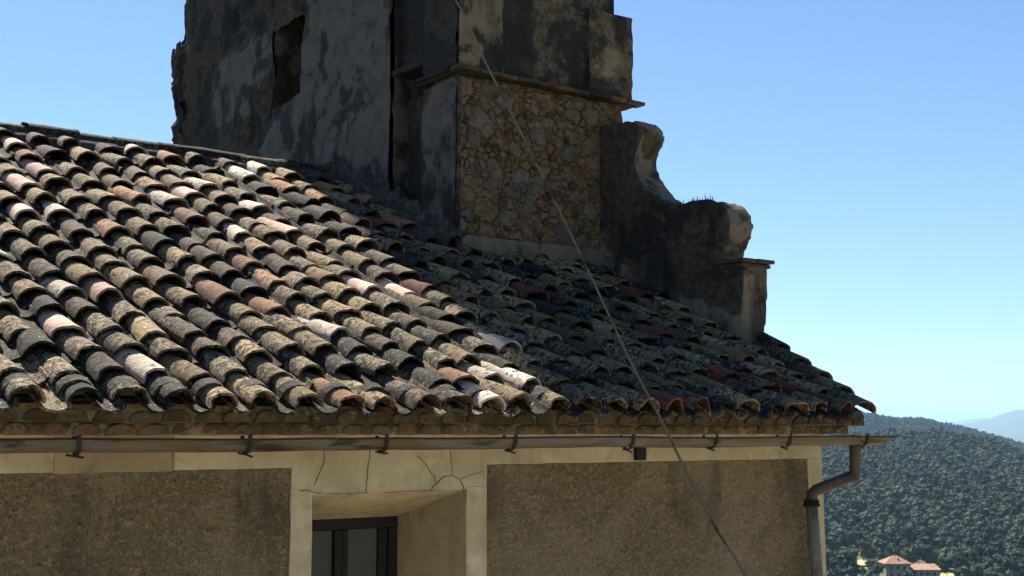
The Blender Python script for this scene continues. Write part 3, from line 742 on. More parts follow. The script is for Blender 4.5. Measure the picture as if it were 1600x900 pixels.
# ridge tiles
ridge_base = [tile_mesh('ridge_tile', 0.50, 0.21, 0.18, 0.095, 0.08, 0.016, 80 + i) for i in range(4)]
x = 0.2; k = 0
while x < 6.05:
    kd = 'dark' if k % 3 else 'grey'
    px = cam_px((x + 0.2, YR, ZR + 0.1))[0]
    if 280 < px < 330: kd = 'orange'
    o = bpy.data.objects.new('ridge_tile', variant(ridge_base, k % 4, kd)); C.objects.link(o); o.parent = roof; o.matrix_parent_inverse = world_of(roof).inverted()
    o.matrix_basis = Matrix.Translation((x, YR, ZR + 0.045 + sag(x, YR) + random.uniform(-.008, .012))) @ Matrix.Rotation(R(-90) + random.gauss(0, .03), 4, 'Z') @ Matrix.Rotation(R(random.uniform(1, 3)), 4, 'X')
    x += 0.40 * random.uniform(0.92, 1.1); k += 1
# mortar bedding and tiles along the right verge
V, F, Mk = [], [], []
vp = [(7.58, 6.0), (7.71, 6.35), (7.86, 6.75), (8.01, 7.15), (8.12, 7.42)]
verge_pts = []
for i in range(41):
    t = i / 40 * (len(vp) - 1); a = min(int(t), len(vp) - 2); k = t - a
    verge_pts.append((vp[a][0] + (vp[a + 1][0] - vp[a][0]) * k, vp[a][1] + (vp[a + 1][1] - vp[a][1]) * k))
for i, (x, y) in enumerate(verge_pts):
    for q in range(9):
        a = math.pi * q / 8; rr = 0.085 + 0.02 * noise.noise(Vector((i * 0.35, q * 0.6, 3)))
        V.append(RP(x + math.cos(a) * rr * 1.1, y, math.sin(a) * rr * 0.85 - 0.01))
for i in range(40):
    for q in range(8): F.append((i * 9 + q, i * 9 + q + 1, i * 9 + q + 10, i * 9 + q + 9))
F.append(tuple(range(8, -1, -1))); F.append(tuple(40 * 9 + q for q in range(9)))
from_py('verge_mortar', V, F, M_bed, roof, True)
for i, t in enumerate([0.0, 0.19, 0.38, 0.56, 0.75]):
    a = verge_pts[int(t * 40)]; dx = 0.30
    o = bpy.data.objects.new('cover_tile', variant(cover_base, i % NV, ['grey', 'ochre', 'brown', 'grey', 'dark'][i])); C.objects.link(o); o.parent = roof; o.matrix_parent_inverse = world_of(roof).inverted()
    o.matrix_basis = basis(a[0], a[1] - 0.06, 0.075 + sag(a[0], a[1]), -dx + random.gauss(0, .05), -0.085)

# ------------------------------------------------------------------ gutter and downpipe
gutter = empty('rain_gutter', (3, 5.96, 0), 'stained zinc half round gutter with iron hooks along the eave and a bent downpipe', 'gutter')
GY, GZ, GR = 5.955, CZ - 0.034, 0.062
xg1 = X_(1388, GY)
def half_pipe(name, x0, x1, mt, parent, slant=0.0):
    V, F = [], []; n = 12; nx = max(2, int((x1 - x0) / 0.1))
    for lay_ in (0, 1):
        for i in range(nx + 1):
            x = x0 + (x1 - x0) * i / nx; wob = 0.009 * noise.noise(Vector((x * 0.9, 0, 5))) + 0.003 * noise.noise(Vector((x * 4, 0, 8)))
            for k in range(n + 1):
                a = math.pi * k / n; r_ = GR - lay_ * 0.004
                xs = x - (slant * (1 - math.sin(a)) if False else slant * math.sin(a) * (1 if i == nx else 0))
                V.append((xs, GY - math.cos(a) * r_, GZ + wob - math.sin(a) * r_))
    W = n + 1; S = W * (nx + 1)
    for i in range(nx):
        for k in range(n):
            a = i * W + k; F.append((a, a + 1, a + W + 1, a + W)); F.append((S + a + W, S + a + W + 1, S + a + 1, S + a))
        F.append((i * W, (i + 1) * W, S + (i + 1) * W, S + i * W)); F.append((i * W + n, S + i * W + n, S + (i + 1) * W + n, (i + 1) * W + n))
    for k in range(n):
        F.append((k, S + k, S + k + 1, k + 1)); a = nx * W + k; F.append((a, a + 1, S + a + 1, S + a))
    o = from_py(name, V, F, mt, parent, True)
    if hasattr(o.data, 'set_sharp_from_angle'): o.data.set_sharp_from_angle(angle=R(50))
    return o
joints = [XL] + [X_(p, GY) for p in (120, 385, 597, 797, 980, 1110)] + [xg1]
for i, (a, b) in enumerate(zip(joints, joints[1:])):
    half_pipe('channel', a, b + (0.0 if i == len(joints) - 2 else -0.002), M_zinc, gutter, 0.12 if i == len(joints) - 2 else 0)
tube('rim', [(XL + (xg1 - XL) * i / 60, GY - GR - 0.002, GZ + 0.001 + 0.009 * noise.noise(Vector(((XL + (xg1 - XL) * i / 60) * 0.9, 0, 5))) + 0.003 * noise.noise(Vector(((XL + (xg1 - XL) * i / 60) * 4, 0, 8)))) for i in range(61)], 0.006, M_iron, gutter, 6)
for px in (120, 385, 597, 797, 980, 1110, 1225, 1345):
    xh = X_(px, GY); V, F = [], []; n = 10
    pts_ = [(GY + GR + 0.012, GZ + 0.014)] + [(GY + math.cos(math.pi * k / n) * (GR + 0.006), GZ - math.sin(math.pi * k / n) * (GR + 0.006)) for k in range(n + 1)] + [(GY - GR - 0.008, GZ + 0.02)]
    for k, (yy, zz) in enumerate(pts_):
        nx_ = 0.010; sh = 0.03 * (k / len(pts_) - 0.5)
        nrm = Vector((0, yy - GY, zz - GZ)).normalized() * 0.006
        for (dx, s) in ((-nx_, 0), (nx_, 0), (nx_, 1), (-nx_, 1)): V.append((xh + dx - sh, yy + nrm.y * s, zz + nrm.z * s))
    for k in range(len(pts_) - 1):
        for q in range(4): F.append((k * 4 + q, k * 4 + (q + 1) % 4, k * 4 + 4 + (q + 1) % 4, k * 4 + 4 + q))
    F += [(3, 2, 1, 0), tuple((len(pts_) - 1) * 4 + q for q in range(4))]
    hook = from_py('hook', V, F, M_iron, gutter)
    tube('spur', [(xh - 0.05, GY - 0.02, GZ - GR - 0.008), (xh + 0.0, GY - 0.005, GZ - GR - 0.016), (xh + 0.035, GY, GZ - GR - 0.022 + random.uniform(-.01, .006))], 0.006, M_iron, hook, 6)
# downpipe
YD = 6.20
pp = lambda x, y, Y: at_y(x, y, Y)
p1 = pp(1336, 698, 5.97); p2 = pp(1336, 742, 6.02); p3 = pp(1270, 768, 6.22); p4 = pp(1268, 785, 6.24); p5 = pp(1277, 905, 6.24); p6 = Vector((p5.x + 0.22, 6.22, 0.02))
down = tube('downpipe', [p1 + Vector((0, 0, 0.02)), p1, p1.lerp(p2, 0.9), p2 + Vector((-0.012, 0, -0.02)), p2.lerp(p3, 0.08), p2.lerp(p3, 0.93), p3 + Vector((-0.005, 0, -0.015)), p3.lerp(p4, 0.6), p4], 0.042, M_pipe2, gutter, 12)
tube('collar', [p4 + Vector((0, 0, 0.02)), p4 + Vector((0, 0, -0.01)), p4 + Vector((0, 0, -0.012)), p4 + Vector((0, 0, -0.03))], [0.056, 0.056, 0.062, 0.062], M_iron, gutter, 14)
tube('lower_pipe', [p4 + Vector((0, 0, -0.02)), p5, p6], 0.044, M_pipe, gutter, 14)

# ------------------------------------------------------------------ bell tower
TX0, TX1, TY0, TY1 = 6.2, 8.27, 9.12, 15.75
tower = empty('bell_tower', ((TX0 + TX1) / 2, 12, 0), 'dark ruined stone bell tower with rubble front rising behind the tiled roof', 'tower')
def ell(y, z, cy, cz, ry, rz): return 1 - ((y - cy) / ry) ** 2 - ((z - cz - CZ) / rz) ** 2
def side_mask(p):
    y, z = p.y, p.z
    v = max(ell(y, z, 11.2, 3.6, 1.05, 1.55), ell(y, z, 12.55, 3.15, 0.55, 0.38), ell(y, z, 9.4, 2.2, 0.35, 1.5), ell(y, z, 13.6, 4.1, 0.9, 0.5) * 0.7, ell(y, z, 10.5, 2.5, 0.55, 0.7))
    v = 0.5 + 0.9 * v + 0.55 * fbm(p, 1.6, 4) if v > -1.2 else 0
    return max(0.0, min(1.0, (v - 0.35) * 2.2))
wy0, wy1, wz0, wz1 = 12.07, 12.80, CZ + 3.60, CZ + 4.47
rough_box('side_wall', [
    (TX0, 6.95, 10.22, wy0, CZ + 0.8, CZ + 6.2), (TX0, 6.95, wy1, 15.42, CZ + 1.2, CZ + 6.2),
    (TX0, 6.95, wy0, wy1, CZ + 1.2, wz0), (TX0, 6.95, wy0, wy1, wz1, CZ + 6.2)],
    0.05, 0.045, 2.3, M_side, tower, side_mask, 0.03, 'xyY')
rough_box('broken_corner', [(TX0 + 0.02, 6.95, 15.36, TY1, CZ + 0.5, CZ + 4.98)], 0.045, 0.085, 3.2, M_side, tower, side_mask, 0.03, 'xyYZ')
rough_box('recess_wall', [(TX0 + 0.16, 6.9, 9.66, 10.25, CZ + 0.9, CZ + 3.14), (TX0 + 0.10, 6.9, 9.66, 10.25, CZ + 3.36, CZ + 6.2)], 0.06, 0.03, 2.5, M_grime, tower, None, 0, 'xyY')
rough_box('corner_pilaster', [(TX0, 6.235, TY0 + 0.012, 9.69, CZ + 0.9, CZ + 3.12)], 0.045, 0.02, 2.5, M_side, tower, side_mask, 0.012, 'xyY')
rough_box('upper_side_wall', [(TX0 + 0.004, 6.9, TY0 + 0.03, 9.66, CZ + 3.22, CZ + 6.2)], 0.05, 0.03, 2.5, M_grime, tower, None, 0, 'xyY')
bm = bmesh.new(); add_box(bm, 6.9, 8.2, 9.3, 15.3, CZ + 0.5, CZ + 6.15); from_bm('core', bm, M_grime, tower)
rough_box('upper_storey', [(TX0 + 0.05, 8.09, TY0 + 0.15, 15.40, CZ + 6.15, CZ + 14.2)], 0.35, 0.04, 1.5, M_side, tower)
rough_box('back_wall', [(6.9, 8.2, 15.2, 15.6, CZ + 0.0, CZ + 6.2)], 0.3, 0.04, 1.5, M_side, tower)
box('foundation', 6.4, 8.15, 9.4, 15.4, 0, CZ + 0.9, M_grime, tower)
# upper front: two pilasters, a recessed panel and the set-back storey
zc = CZ + 3.205
xp1, xp2 = X_(786, TY0), X_(924, TY0)
ZU = CZ + 4.06
def up_mask(p): return max(0, min(1, 0.5 + 0.9 * fbm(p, 2.0, 3) + (0.5 if p.x < xp1 else -0.35)))
rough_box('pilaster', [(TX0 + 0.01, xp1, TY0, 9.5, zc, ZU)], 0.04, 0.016, 3, M_up, tower, up_mask, 0.01, 'XyZ')
rough_box('pilaster', [(xp2, TX1, TY0, 9.6, zc, ZU)], 0.04, 0.022, 3, M_up, tower, up_mask, 0.01, 'xXyZ')
rough_box('front_panel', [(xp1 - 0.02, xp2 + 0.02, TY0 + 0.06, 9.5, zc, ZU - 0.02)], 0.04, 0.03, 3.2, M_up, tower, up_mask, 0.012, 'yZ')
rough_box('set_back_storey', [(TX0 + 0.06, 8.09, TY0 + 0.12, 9.6, ZU - 0.02, CZ + 6.15)], 0.06, 0.02, 3, M_up, tower, up_mask, 0.01, 'xXyZ')
# string course of flat tiles
course = rough_box('string_course', [(TX0 - 0.01, TX1 + 0.02, TY0 - 0.03, 9.4, zc - 0.045, zc + 0.002), (TX0 - 0.045, 6.5, TY0 - 0.03, 9.72, zc - 0.06, zc - 0.012)], 0.05, 0.006, 6, M_grime, tower)
x = TX0 - 0.05
while x < TX1 + 0.06:
    L = random.uniform(0.16, 0.27); x2 = min(x + L, TX1 + 0.10); z0 = zc - 0.035 + random.uniform(-.004, .004)
    o = box('course_tile', x, x2 - 0.008, TY0 - 0.085 + random.uniform(-.012, .012), TY0 + 0.05, z0, z0 + random.uniform(.034, .042), [M_stone[4], M_stone[4], M_stone[5], M_grime][random.randrange(4)], course, 0.005); x = x2
    if x2 >= TX1 + 0.10: break
y = TY0 + 0.06
while y < 9.68:
    L = random.uniform(0.15, 0.22); box('course_tile', TX0 - 0.075, TX0 + 0.05, y, min(y + L, 9.74) - 0.008, zc - 0.030, zc + 0.0, M_grime, course, 0.005); y += L
# rubble front: each stone its own piece, laid in ochre mortar
XI = 7.86                                        # inner face of the scroll wall
zr0 = RP(0, TY0, 0.10).z
rubble = rough_box('rubble_front', [(TX0 + 0.015, XI + 0.3, TY0 + 0.032, 9.5, zr0 - 0.3, zc - 0.04)], 0.035, 0.014, 5, M_mortar, tower, None, 0, 'xXyZ')
def voronoi(pts, x0, x1, z0, z1):
    cells = []
    for i, p in enumerate(pts):
        poly = [(x0, z0), (x1, z0), (x1, z1), (x0, z1)]
        for j, q in enumerate(pts):
            if i == j or (p[0] - q[0]) ** 2 + (p[1] - q[1]) ** 2 > 0.4: continue
            wgt = p[2] / (p[2] + q[2]); mx, mz = p[0] + (q[0] - p[0]) * wgt, p[1] + (q[1] - p[1]) * wgt; nx, nz = q[0] - p[0], q[1] - p[1]
            out = []
            for a, b in zip(poly, poly[1:] + poly[:1]):
                da = (a[0] - mx) * nx + (a[1] - mz) * nz; db = (b[0] - mx) * nx + (b[1] - mz) * nz
                if da <= 0: out.append(a)
                if da * db < 0: k = da / (da - db); out.append((a[0] + (b[0] - a[0]) * k, a[1] + (b[1] - a[1]) * k))
            poly = out
            if len(poly) < 3: break
        cells.append(poly)
    return cells
def stone(poly, y, parent, prng, big):
    cx_, cz_ = sum(p[0] for p in poly) / len(poly), sum(p[1] for p in poly) / len(poly)
    P = []
    for a, b in zip(poly, poly[1:] + poly[:1]):          # cut corners for a rounded outline
        c1, c2 = prng.uniform(.03, .2), prng.uniform(.03, .2); P.append((a[0] * (1 - c1) + b[0] * c1, a[1] * (1 - c1) + b[1] * c1))
        el = math.hypot(b[0] - a[0], b[1] - a[1])
        if el > 0.045:
            jm = prng.uniform(-0.16, 0.07) * el; mm = prng.uniform(0.4, 0.6)
            P.append((a[0] + (b[0] - a[0]) * mm + (b[1] - a[1]) / el * jm, a[1] + (b[1] - a[1]) * mm - (b[0] - a[0]) / el * jm))
        P.append((a[0] * c2 + b[0] * (1 - c2), a[1] * c2 + b[1] * (1 - c2)))
    Q = []
    for (x_, z_) in P:
        d = math.hypot(x_ - cx_, z_ - cz_); k = max(0.2, (d - prng.uniform(0.001, 0.016)) / max(d, 1e-4)); Q.append((cx_ + (x_ - cx_) * k, cz_ + (z_ - cz_) * k))
    n = len(Q); dp = prng.uniform(0.0, 0.026); V = []; tx_, tz_ = prng.uniform(-.12, .12), prng.uniform(-.12, .12)
    for (s, dy) in ((1.0, 0.03), (0.97, -dp * 0.35), (0.80, -dp)):
        for (x_, z_) in Q: V.append((cx_ + (x_ - cx_) * s, y + dy + (prng.uniform(-.006, .006) + (x_ - cx_) * tx_ + (z_ - cz_) * tz_ if dy < 0 else 0), cz_ + (z_ - cz_) * s))
    V.append((cx_, y - dp * 1.15, cz_))
    F = []
    for k in range(2):
        for i in range(n): F.append((k * n + i, k * n + (i + 1) % n, (k + 1) * n + (i + 1) % n, (k + 1) * n + i))
    for i in range(n): F.append((2 * n + i, 2 * n + (i + 1) % n, 3 * n))
    F.append(tuple(range(n - 1, -1, -1)))
    k = prng.random()
    if big: m_ = M_stone[0] if k < 0.45 else M_stone[1] if k < 0.75 else M_stone[3]
    else: m_ = M_stone[2] if k < 0.3 else M_stone[3] if k < 0.55 else M_stone[4] if k < 0.7 else M_stone[5] if k < 0.75 else M_stone[0]
    o = from_py('stone', V, F, m_, parent, False)
    return o
prng = random.Random(21); sp_ = []
sx0, sx1, sz0, sz1 = TX0 + 0.03, XI - 0.01, zr0 + 0.10, zc - 0.075
tries = 0
while tries < 5000 and len(sp_) < 290:
    tries += 1
    r_ = prng.choice([0.125, 0.10, 0.085, 0.07, 0.05, 0.042, 0.036]) if tries < 700 else prng.choice([0.036, 0.032, 0.027])
    p = (prng.uniform(sx0, sx1), prng.uniform(sz0, sz1), r_)
    if all(((p[0] - q[0]) * 0.85) ** 2 + ((p[1] - q[1]) * 1.3) ** 2 > ((p[2] + q[2]) * 0.90) ** 2 for q in sp_): sp_.append(p)
for p, poly in zip(sp_, voronoi(sp_, sx0, sx1, sz0, sz1)):
    if len(poly) < 3: continue
    if p[2] < 0.04 and prng.random() < 0.12: continue
    stone(poly, TY0 + 0.022, rubble, prng, p[2] > 0.06)
# plaster edge strip beside the rubble and mortar flashing at its foot
rough_box('flashing', [(TX0 + 0.02, XI, TY0 - 0.045, TY0 + 0.05, zr0 - 0.25, zr0 + 0.10)], 0.03, 0.022, 5, M_vol, tower, lambda p: 1.0, 0.0, 'xyZ')
V, F, Mk = [], [], []
n_ = 170
for i in range(n_ + 1):
    y = TY0 - 0.02 + (YR + 0.4 - TY0) * i / n_
    for q in range(11):
        a = (q / 10) * math.pi / 2; rr = 0.15 + 0.07 * fbm((i * 0.06, q * 0.12, 1), 1.0, 3) + 0.05 * fbm((i * 0.35, q * 0.6, 7), 1.0, 3)
        V.append(RP(TX0 + 0.03 - math.sin(a) * rr * 1.1, y, math.cos(a) * rr * 1.35 + 0.03) if y < YR else Vector((TX0 + 0.03 - math.sin(a) * rr, y, ZR + math.cos(a) * rr - (y - YR) * TS)))
for i in range(n_):
    for q in range(10): F.append((i * 11 + q, i * 11 + q + 1, i * 11 + q + 12, i * 11 + q + 11))
from_py('flashing', V, F, M_bed, tower, True)
box('broken_tile', TX0 - 0.03, TX0 + 0.01, TY0 - 0.05, TY0 + 0.02, at_y(710, 396, TY0).z, at_y(710, 362, TY0).z, TM['red'], tower, 0.008)
# socket beside the pilaster
box('lintel', TX0 - 0.01, TX0 + 0.2, 9.66, 10.24, CZ + 3.36, CZ + 3.42, M_grime, tower, 0.01)

# ------------------------------------------------------------------ scroll wall stepping down towards the eave
XO = 8.19
def vz(x, y): p = at_x(x, y, XI); return (p.y, p.z)
prof = [(9.35, RP(0, 9.3).z - 0.1), (9.35, CZ + 2.93), vz(960, 191), vz(975, 187), vz(988, 189), vz(997, 198), vz(1000, 210), vz(996, 224), vz(990, 238), vz(988, 250), vz(992, 268), vz(1000, 285), vz(1012, 300),
        vz(1028, 313), vz(1045, 318), vz(1062, 317), vz(1085, 312), vz(1108, 311), vz(1124, 317), vz(1134, 330), vz(1138, 348), vz(1135, 368), vz(1128, 388), vz(1121, 404), vz(1158, 409), vz(1159, 440), vz(1156, 490), vz(1152, 540), (7.45, RP(0, 7.45).z - 0.15)]
sm_prof = []
for i in range(len(prof)):
    a, b = prof[i], prof[(i + 1) % len(prof)]; n = max(1, int(math.hypot(b[0] - a[0], b[1] - a[1]) / 0.08))
    sm_prof += [(a[0] + (b[0] - a[0]) * k / n, a[1] + (b[1] - a[1]) * k / n) for k in range(n)]
n = len(sm_prof)
V = [(XI, y, z) for y, z in sm_prof] + [(XO - 0.02, y, z) for y, z in sm_prof]
tmp = from_py('scroll_wall', V, [tuple(range(n)), tuple(range(2 * n - 1, n - 1, -1))] + [(i, n + i, n + (i + 1) % n, (i + 1) % n) for i in range(n)], M_vol)
bm = bmesh.new(); bm.from_mesh(tmp.data); bmesh.ops.recalc_face_normals(bm, faces=bm.faces[:]); bm.to_mesh(tmp.data); bm.free()
rm = tmp.modifiers.new('r', 'REMESH'); rm.mode = 'VOXEL'; rm.voxel_size = 0.026
dg = bpy.context.evaluated_depsgraph_get(); me = bpy.data.meshes.new_from_object(tmp.evaluated_get(dg)); tmp.modifiers.clear(); old = tmp.data; tmp.data = me
if not me.materials: me.materials.append(M_vol)
co = np.zeros(len(me.vertices) * 3, dtype=np.float32); me.vertices.foreach_get('co', co); co = co.reshape(-1, 3)
nr = np.zeros(len(me.vertices) * 3, dtype=np.float32); me.vertices.foreach_get('normal', nr); nr = nr.reshape(-1, 3)
mk = np.zeros(len(co), dtype=np.float32)
for i, (p, q) in enumerate(zip(co, nr)):
    v = Vector(p); hgt = p[2] - RP(0, float(p[1])).z
    m_ = max(0, min(1, ((0.36 - hgt) * 4 + 0.9 * fbm(v, 2.2, 3)) * 0.8)) if q[0] < -0.5 else (max(0, min(1, (1.0 if hgt < 0.75 else 0.75) + 1.2 * fbm(v, 2.6, 3))) if q[1] < -0.4 else 0.0)  # plaster at the foot; faces towards the eave painted lighter, as if lit
    mk[i] = m_
    d = -0.010 + 0.008 * fbm(v, 3, 4) + 0.015 * fbm(v, 13, 3) * (1 - 0.7 * m_) + 0.02 * m_
    co[i] = p + q * d
me.vertices.foreach_set('co', co.ravel()); at = me.attributes.new('plaster', 'FLOAT', 'POINT'); at.data.foreach_set('value', mk)  # mask holds foot plaster and the painted lightness of the end faces
for p in me.polygons: p.use_smooth = True
me.update()
scroll = tag(tmp, 'weathered stone scroll wall with two rounded lobes stepping down from the tower to a small pier', 'wall')
y0, z0 = vz(1158, 407); yb, _z = vz(1112, 404)
for (a, b, c, d, q) in ((XI - 0.02, 8.00, y0 - 0.05, yb - 0.05, 0.0), (8.005, XO + 0.025, y0 - 0.06, yb + 0.0, 0.002), (XI - 0.01, XO + 0.01, y0 - 0.025, yb - 0.06, -0.036)):
    box('cap_tile', a, b, c, d, z0 - 0.012 + q, z0 + 0.02 + q, M_stone[4], scroll, 0.008)
box('brick', XI + 0.02, XI + 0.14, y0 - 0.015, y0 + 0.1, z0 - 0.115, z0 - 0.075, M_stone[5], scroll, 0.006)
# grass on the middle lobe
def tuft(px, py, nb, h, label):
    c = at_x(px, py, XI + 0.12); rnd_ = random.Random(int(px)); V, F = [], []
    for i in range(nb):
        b = c + Vector((rnd_.uniform(-.1, .12), rnd_.uniform(-.10, .10), -0.03)); hh = h * rnd_.uniform(0.5, 1.1); a = rnd_.uniform(0, 6.28); ln = rnd_.uniform(0, .35) * hh
        dx = Vector((math.cos(a), math.sin(a), 0)); sd_ = Vector((-dx.y, dx.x, 0)) * 0.005; i0 = len(V)
        V += [b - sd_, b + sd_, b + dx * ln * .4 + Vector((0, 0, hh * .6)) + sd_ * .7, b + dx * ln * .4 + Vector((0, 0, hh * .6)) - sd_ * .7, b + dx * ln + Vector((0, 0, hh))]
        F += [(i0, i0 + 1, i0 + 2, i0 + 3), (i0 + 3, i0 + 2, i0 + 4)]
    o = from_py('grass_tuft', V, F, M_olive); tag(o, label, 'grass', 'grass growing on the scroll wall'); return o
tuft(1072, 318, 22, 0.06, 'low grass tuft in the hollow above the curved middle lobe')
tuft(1096, 313, 26, 0.08, 'taller grass tuft on top of the rounded middle lobe')

# ------------------------------------------------------------------ cable
cp = [(712, 0), (760, 100), (798, 175), (832, 243), (882, 346), (930, 446), (985, 565), (1030, 650), (1076, 745), (1120, 828), (1165, 900)]
P = []
for (x, y) in cp: P.append(at_y(x, y, 8.7 - 4.0 * y / 900))
P.insert(0, P[0] + (P[0] - P[1]).normalized() * 0.0 + Vector((-0.05, 0.55, 0.62)))
P.append(P[-1] + (P[-1] - P[-2]) * 2.5 + Vector((0, 0, -0.1))); P.append(Vector((P[-1].x + 0.9, P[-1].y - 0.8, 0.0)))
Q = []
for i in range(len(P) - 1):
    p0, p1, p2, p3 = P[max(0, i - 1)], P[i], P[i + 1], P[min(len(P) - 1, i + 2)]
    for k in range(6):
        t = k / 6; Q.append(0.5 * ((2 * p1) + (p2 - p0) * t + (2 * p0 - 5 * p1 + 4 * p2 - p3) * t * t + (3 * p1 - p0 - 3 * p2 + p3) * t ** 3))
Q.append(P[-1])
tag(tube('cable', Q, 0.0078, M_cable, None, 8), 'single slack cable running from the tower down across the roof and wall', 'cable')

# ------------------------------------------------------------------ farmhouse in the valley
M_fw = surf('pale_render', [(0.26, 0.24, 0.2), ((0.2, 0.18, 0.15), 0.5)], [0.5, 2], 0.9)
M_fr = surf('terracotta_roof', [(0.27, 0.15, 0.095), ((0.2, 0.105, 0.065), 0.5), ((0.32, 0.2, 0.13), 0.62)], [0.6, 2], 0.9)
M_dk = surf('dark_opening', [(0.03, 0.035, 0.04), ((0.05, 0.05, 0.05), 0.6)], [2, 5], 0.5)
fb = at_r(1399, 905, HOUSE_R); gz = ground_z(fb.x, fb.y)
farm = empty('farmhouse', (fb.x, fb.y, gz), 'small two storey farmhouse with terracotta hipped roof in the wooded valley', 'house')
farm.matrix_basis = Matrix.Translation((fb.x, fb.y, gz)) @ Matrix.Rotation(-(AZF + math.atan((1400 - 800) / FH)) + R(17), 4, 'Z')
eave_z = at_r(1399, 881, HOUSE_R - 5).z - gz
def loc(o, parent): o.parent = parent; o.matrix_parent_inverse = Matrix(); return o
def lbox(name, x0, x1, y0, y1, z0, z1, m_, parent):
    o = box(name, x0, x1, y0, y1, z0, z1, m_); return loc(o, parent)
HW, HD = 4.7, 4.2
lbox('wall', -HW, HW, -HD, HD, -2.5, eave_z, M_fw, farm)
e = 0.6; rh = eave_z + 2.6
V = [(-HW - e, -HD - e, eave_z), (HW + e, -HD - e, eave_z), (HW + e, HD + e, eave_z), (-HW - e, HD + e, eave_z), (-1.0, 0, rh), (1.0, 0, rh)]
V += [(x, y, z - 0.25) for x, y, z in V[:4]]
fr = loc(from_py('roof', V, [(0, 1, 5, 4), (1, 2, 5), (2, 3, 4, 5), (3, 0, 4), (0, 6, 7, 1), (1, 7, 8, 2), (2, 8, 9, 3), (3, 9, 6, 0), (9, 8, 7, 6)], M_fr), farm)
lbox('chimney', 0.2, 0.8, -2.6, -2.0, eave_z + 0.3, eave_z + 2.0, M_fw, fr)
for x in (-2.6, 0.0, 2.4):
    for z in (eave_z - 2.1, eave_z - 5.0):
        wn = lbox('window', x - 0.5, x + 0.5, -HD - 0.03, -HD + 0.1, z, z + 1.25, M_dk, farm)
for y in (-1.6, 1.6): lbox('window', -HW - 0.03, -HW + 0.1, y - 0.45, y + 0.45, eave_z - 2.1, eave_z - 0.9, M_dk, farm)
ax0, ax1 = HW + 0.02, HW + 11.3; az_ = at_r(1440, 892, HOUSE_R - 4).z - gz
lbox('annex_wall', ax0, ax1, -HD + 0.6, HD - 1, -2.5, az_, M_fw, farm)
V = [(ax0, -HD, az_ - 0.1), (ax1 + 0.4, -HD, az_ - 0.1), (ax1 + 0.4, HD - 1, az_ + 1.5), (ax0, HD - 1, az_ + 1.5)]; V += [(x, y, z + 0.22) for x, y, z in V]
loc(from_py('annex_roof', V, [(3, 2, 1, 0), (4, 5, 6, 7), (0, 1, 5, 4), (1, 2, 6, 5), (2, 3, 7, 6), (3, 0, 4, 7)], M_fr), farm)
for x in (1.5, 4.2, 6.6, 9.2): lbox('window', ax0 + x - 0.5, ax0 + x + 0.5, -HD + 0.55, -HD + 0.7, az_ - 2.0, az_ - 0.7, M_dk, farm)
# dry fields round the farmhouse
M_field = surf('dry_field', [(0.36, 0.31, 0.16), ((0.27, 0.24, 0.11), 0.5), ((0.08, 0.09, 0.035), 0.64)], [0.12, 0.4], 0.95, (0.3, 0.1))
def field(px, py, r, wx, wy, rot):
    c = at_r(px, py, r); rnd_ = random.Random(int(px)); V = []; n = 14
    ca, sa = math.cos(rot), math.sin(rot)
    for i in range(n):
        a = 2 * math.pi * i / n; k = rnd_.uniform(0.75, 1.1); x, y = math.cos(a) * wx * k, math.sin(a) * wy * k
        X, Y = c.x + x * ca - y * sa, c.y + x * sa + y * ca; V.append((X, Y, ground_z(X, Y) + 0.6))
    V += [(x, y, z - 3.0) for x, y, z in V]
    o = from_py('field', V, [tuple(range(n))] + [(i, n + i, n + (i + 1) % n, (i + 1) % n) for i in range(n)], M_field); tag(o, None, None, None, 'structure')
    return o
azc = -(AZF + 0.29)
for f_ in FIELDS: field(*f_, azc)
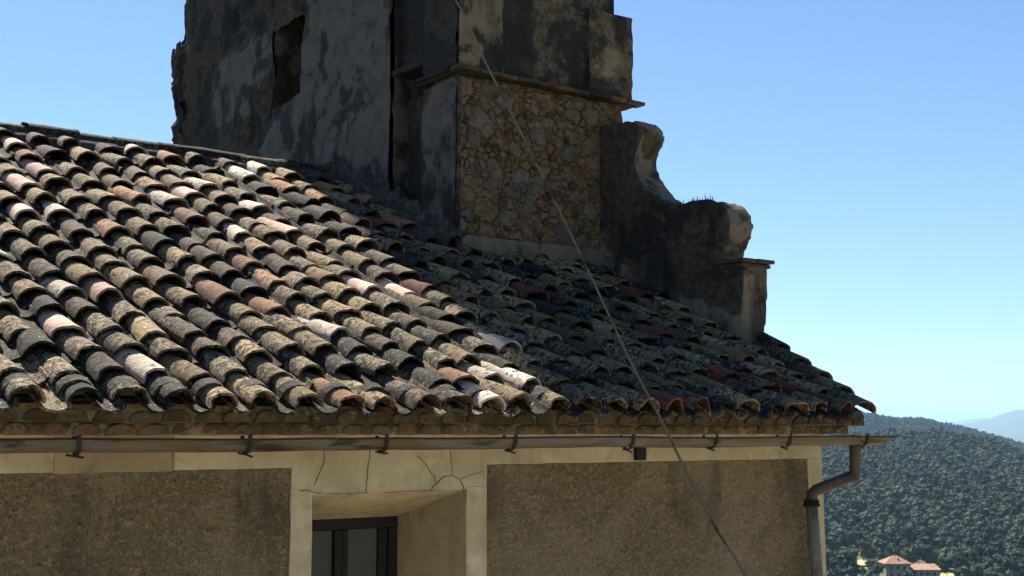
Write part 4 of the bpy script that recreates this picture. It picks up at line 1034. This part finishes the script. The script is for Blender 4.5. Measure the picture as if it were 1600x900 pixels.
# single trees
tc_round = crown_mesh('crown', 9, 8, 11, 900, 0, M_leaf, 0.55); tc_dark = crown_mesh('crown', 11, 6.5, 12, 900, 0.55, M_leaf2, 0.5); tc_olive = crown_mesh('crown', 5.5, 5.5, 13, 700, 0, M_olive, 0.42)
tt = trunk_mesh('trunk', 9, 0.28, 1)
def tree(px, py, r, kind, s, label, grp):
    c = at_r(px, py, r); z = ground_z(c.x, c.y)
    t = empty('tree', (c.x, c.y, z), label, 'tree', grp); t.matrix_basis = Matrix.Translation((c.x, c.y, z)) @ Matrix.Rotation(px * 1.7, 4, 'Z') @ Matrix.Scale(s, 4)
    for nm, me in (('crown', {'r': tc_round, 'd': tc_dark, 'o': tc_olive}[kind]), ('trunk', tt)):
        o = bpy.data.objects.new(nm, me); C.objects.link(o); loc(o, t)
        if nm == 'trunk' and kind == 'o': o.scale = (0.7, 0.7, 0.6)
for i, px in enumerate((1302, 1314, 1326, 1336)): tree(px, 880, 505 + 6 * (i % 2), 'd', 1.0 + 0.15 * ((i * 7) % 3), ['first', 'second', 'third', 'fourth', 'fifth', 'sixth', 'seventh'][i] + ' from the left of the tall dark trees between the house corner and the farmhouse', 'dark trees left of the farmhouse')
for i, px in enumerate((1497, 1508, 1521, 1534)): tree(px, 872, 545 + 8 * (i % 2), 'd', 0.9 + 0.12 * (i % 3), ['first', 'second', 'third', 'fourth', 'fifth', 'sixth', 'seventh'][i] + ' dark tree in the row right of the farmhouse', 'dark trees right of the farmhouse')
for i, (px, r) in enumerate(((1354, 505), (1360, 560), (1367, 512), (1378, 565), (1412, 575), (1452, 590), (1468, 592))): tree(px, 880, r, 'o' if i % 2 else 'r', 0.9, ['first', 'second', 'third', 'fourth', 'fifth', 'sixth', 'seventh'][i] + ' from the left of the rounded trees around the farmhouse', 'rounded trees around the farmhouse')
for i, px in enumerate((1543, 1549, 1556, 1574, 1580, 1592)): tree(px, 700, 1246, 'd', [0.9, 0.8, 0.7, 0.85, 0.7, 0.6][i] * 1.3, ['first', 'second', 'third', 'fourth', 'fifth', 'sixth', 'seventh'][i] + ' from the left of the dark pointed trees on the near hill skyline', 'trees on the near hill skyline')

# ------------------------------------------------------------------ haze
bm = bmesh.new(); add_box(bm, -36000, 36000, -36000, 36000, -92, 420)
hz = from_bm('haze', bm); tag(hz, 'pale blue summer haze over the valley and hills', None, None, 'stuff')
m = bpy.data.materials.new('haze_air'); m.use_nodes = True; t = m.node_tree; t.nodes.clear()
out = t.nodes.new('ShaderNodeOutputMaterial'); pv = t.nodes.new('ShaderNodeVolumePrincipled')
pv.inputs['Color'].default_value = (0.40, 0.68, 1.0, 1); pv.inputs['Density'].default_value = 6.5e-5; pv.inputs['Anisotropy'].default_value = 0.2
t.links.new(pv.outputs[0], out.inputs['Volume']); hz.data.materials.append(m)
print('tiles', nc, npn, 'stones', len(sp_), 'woods', len(pts))
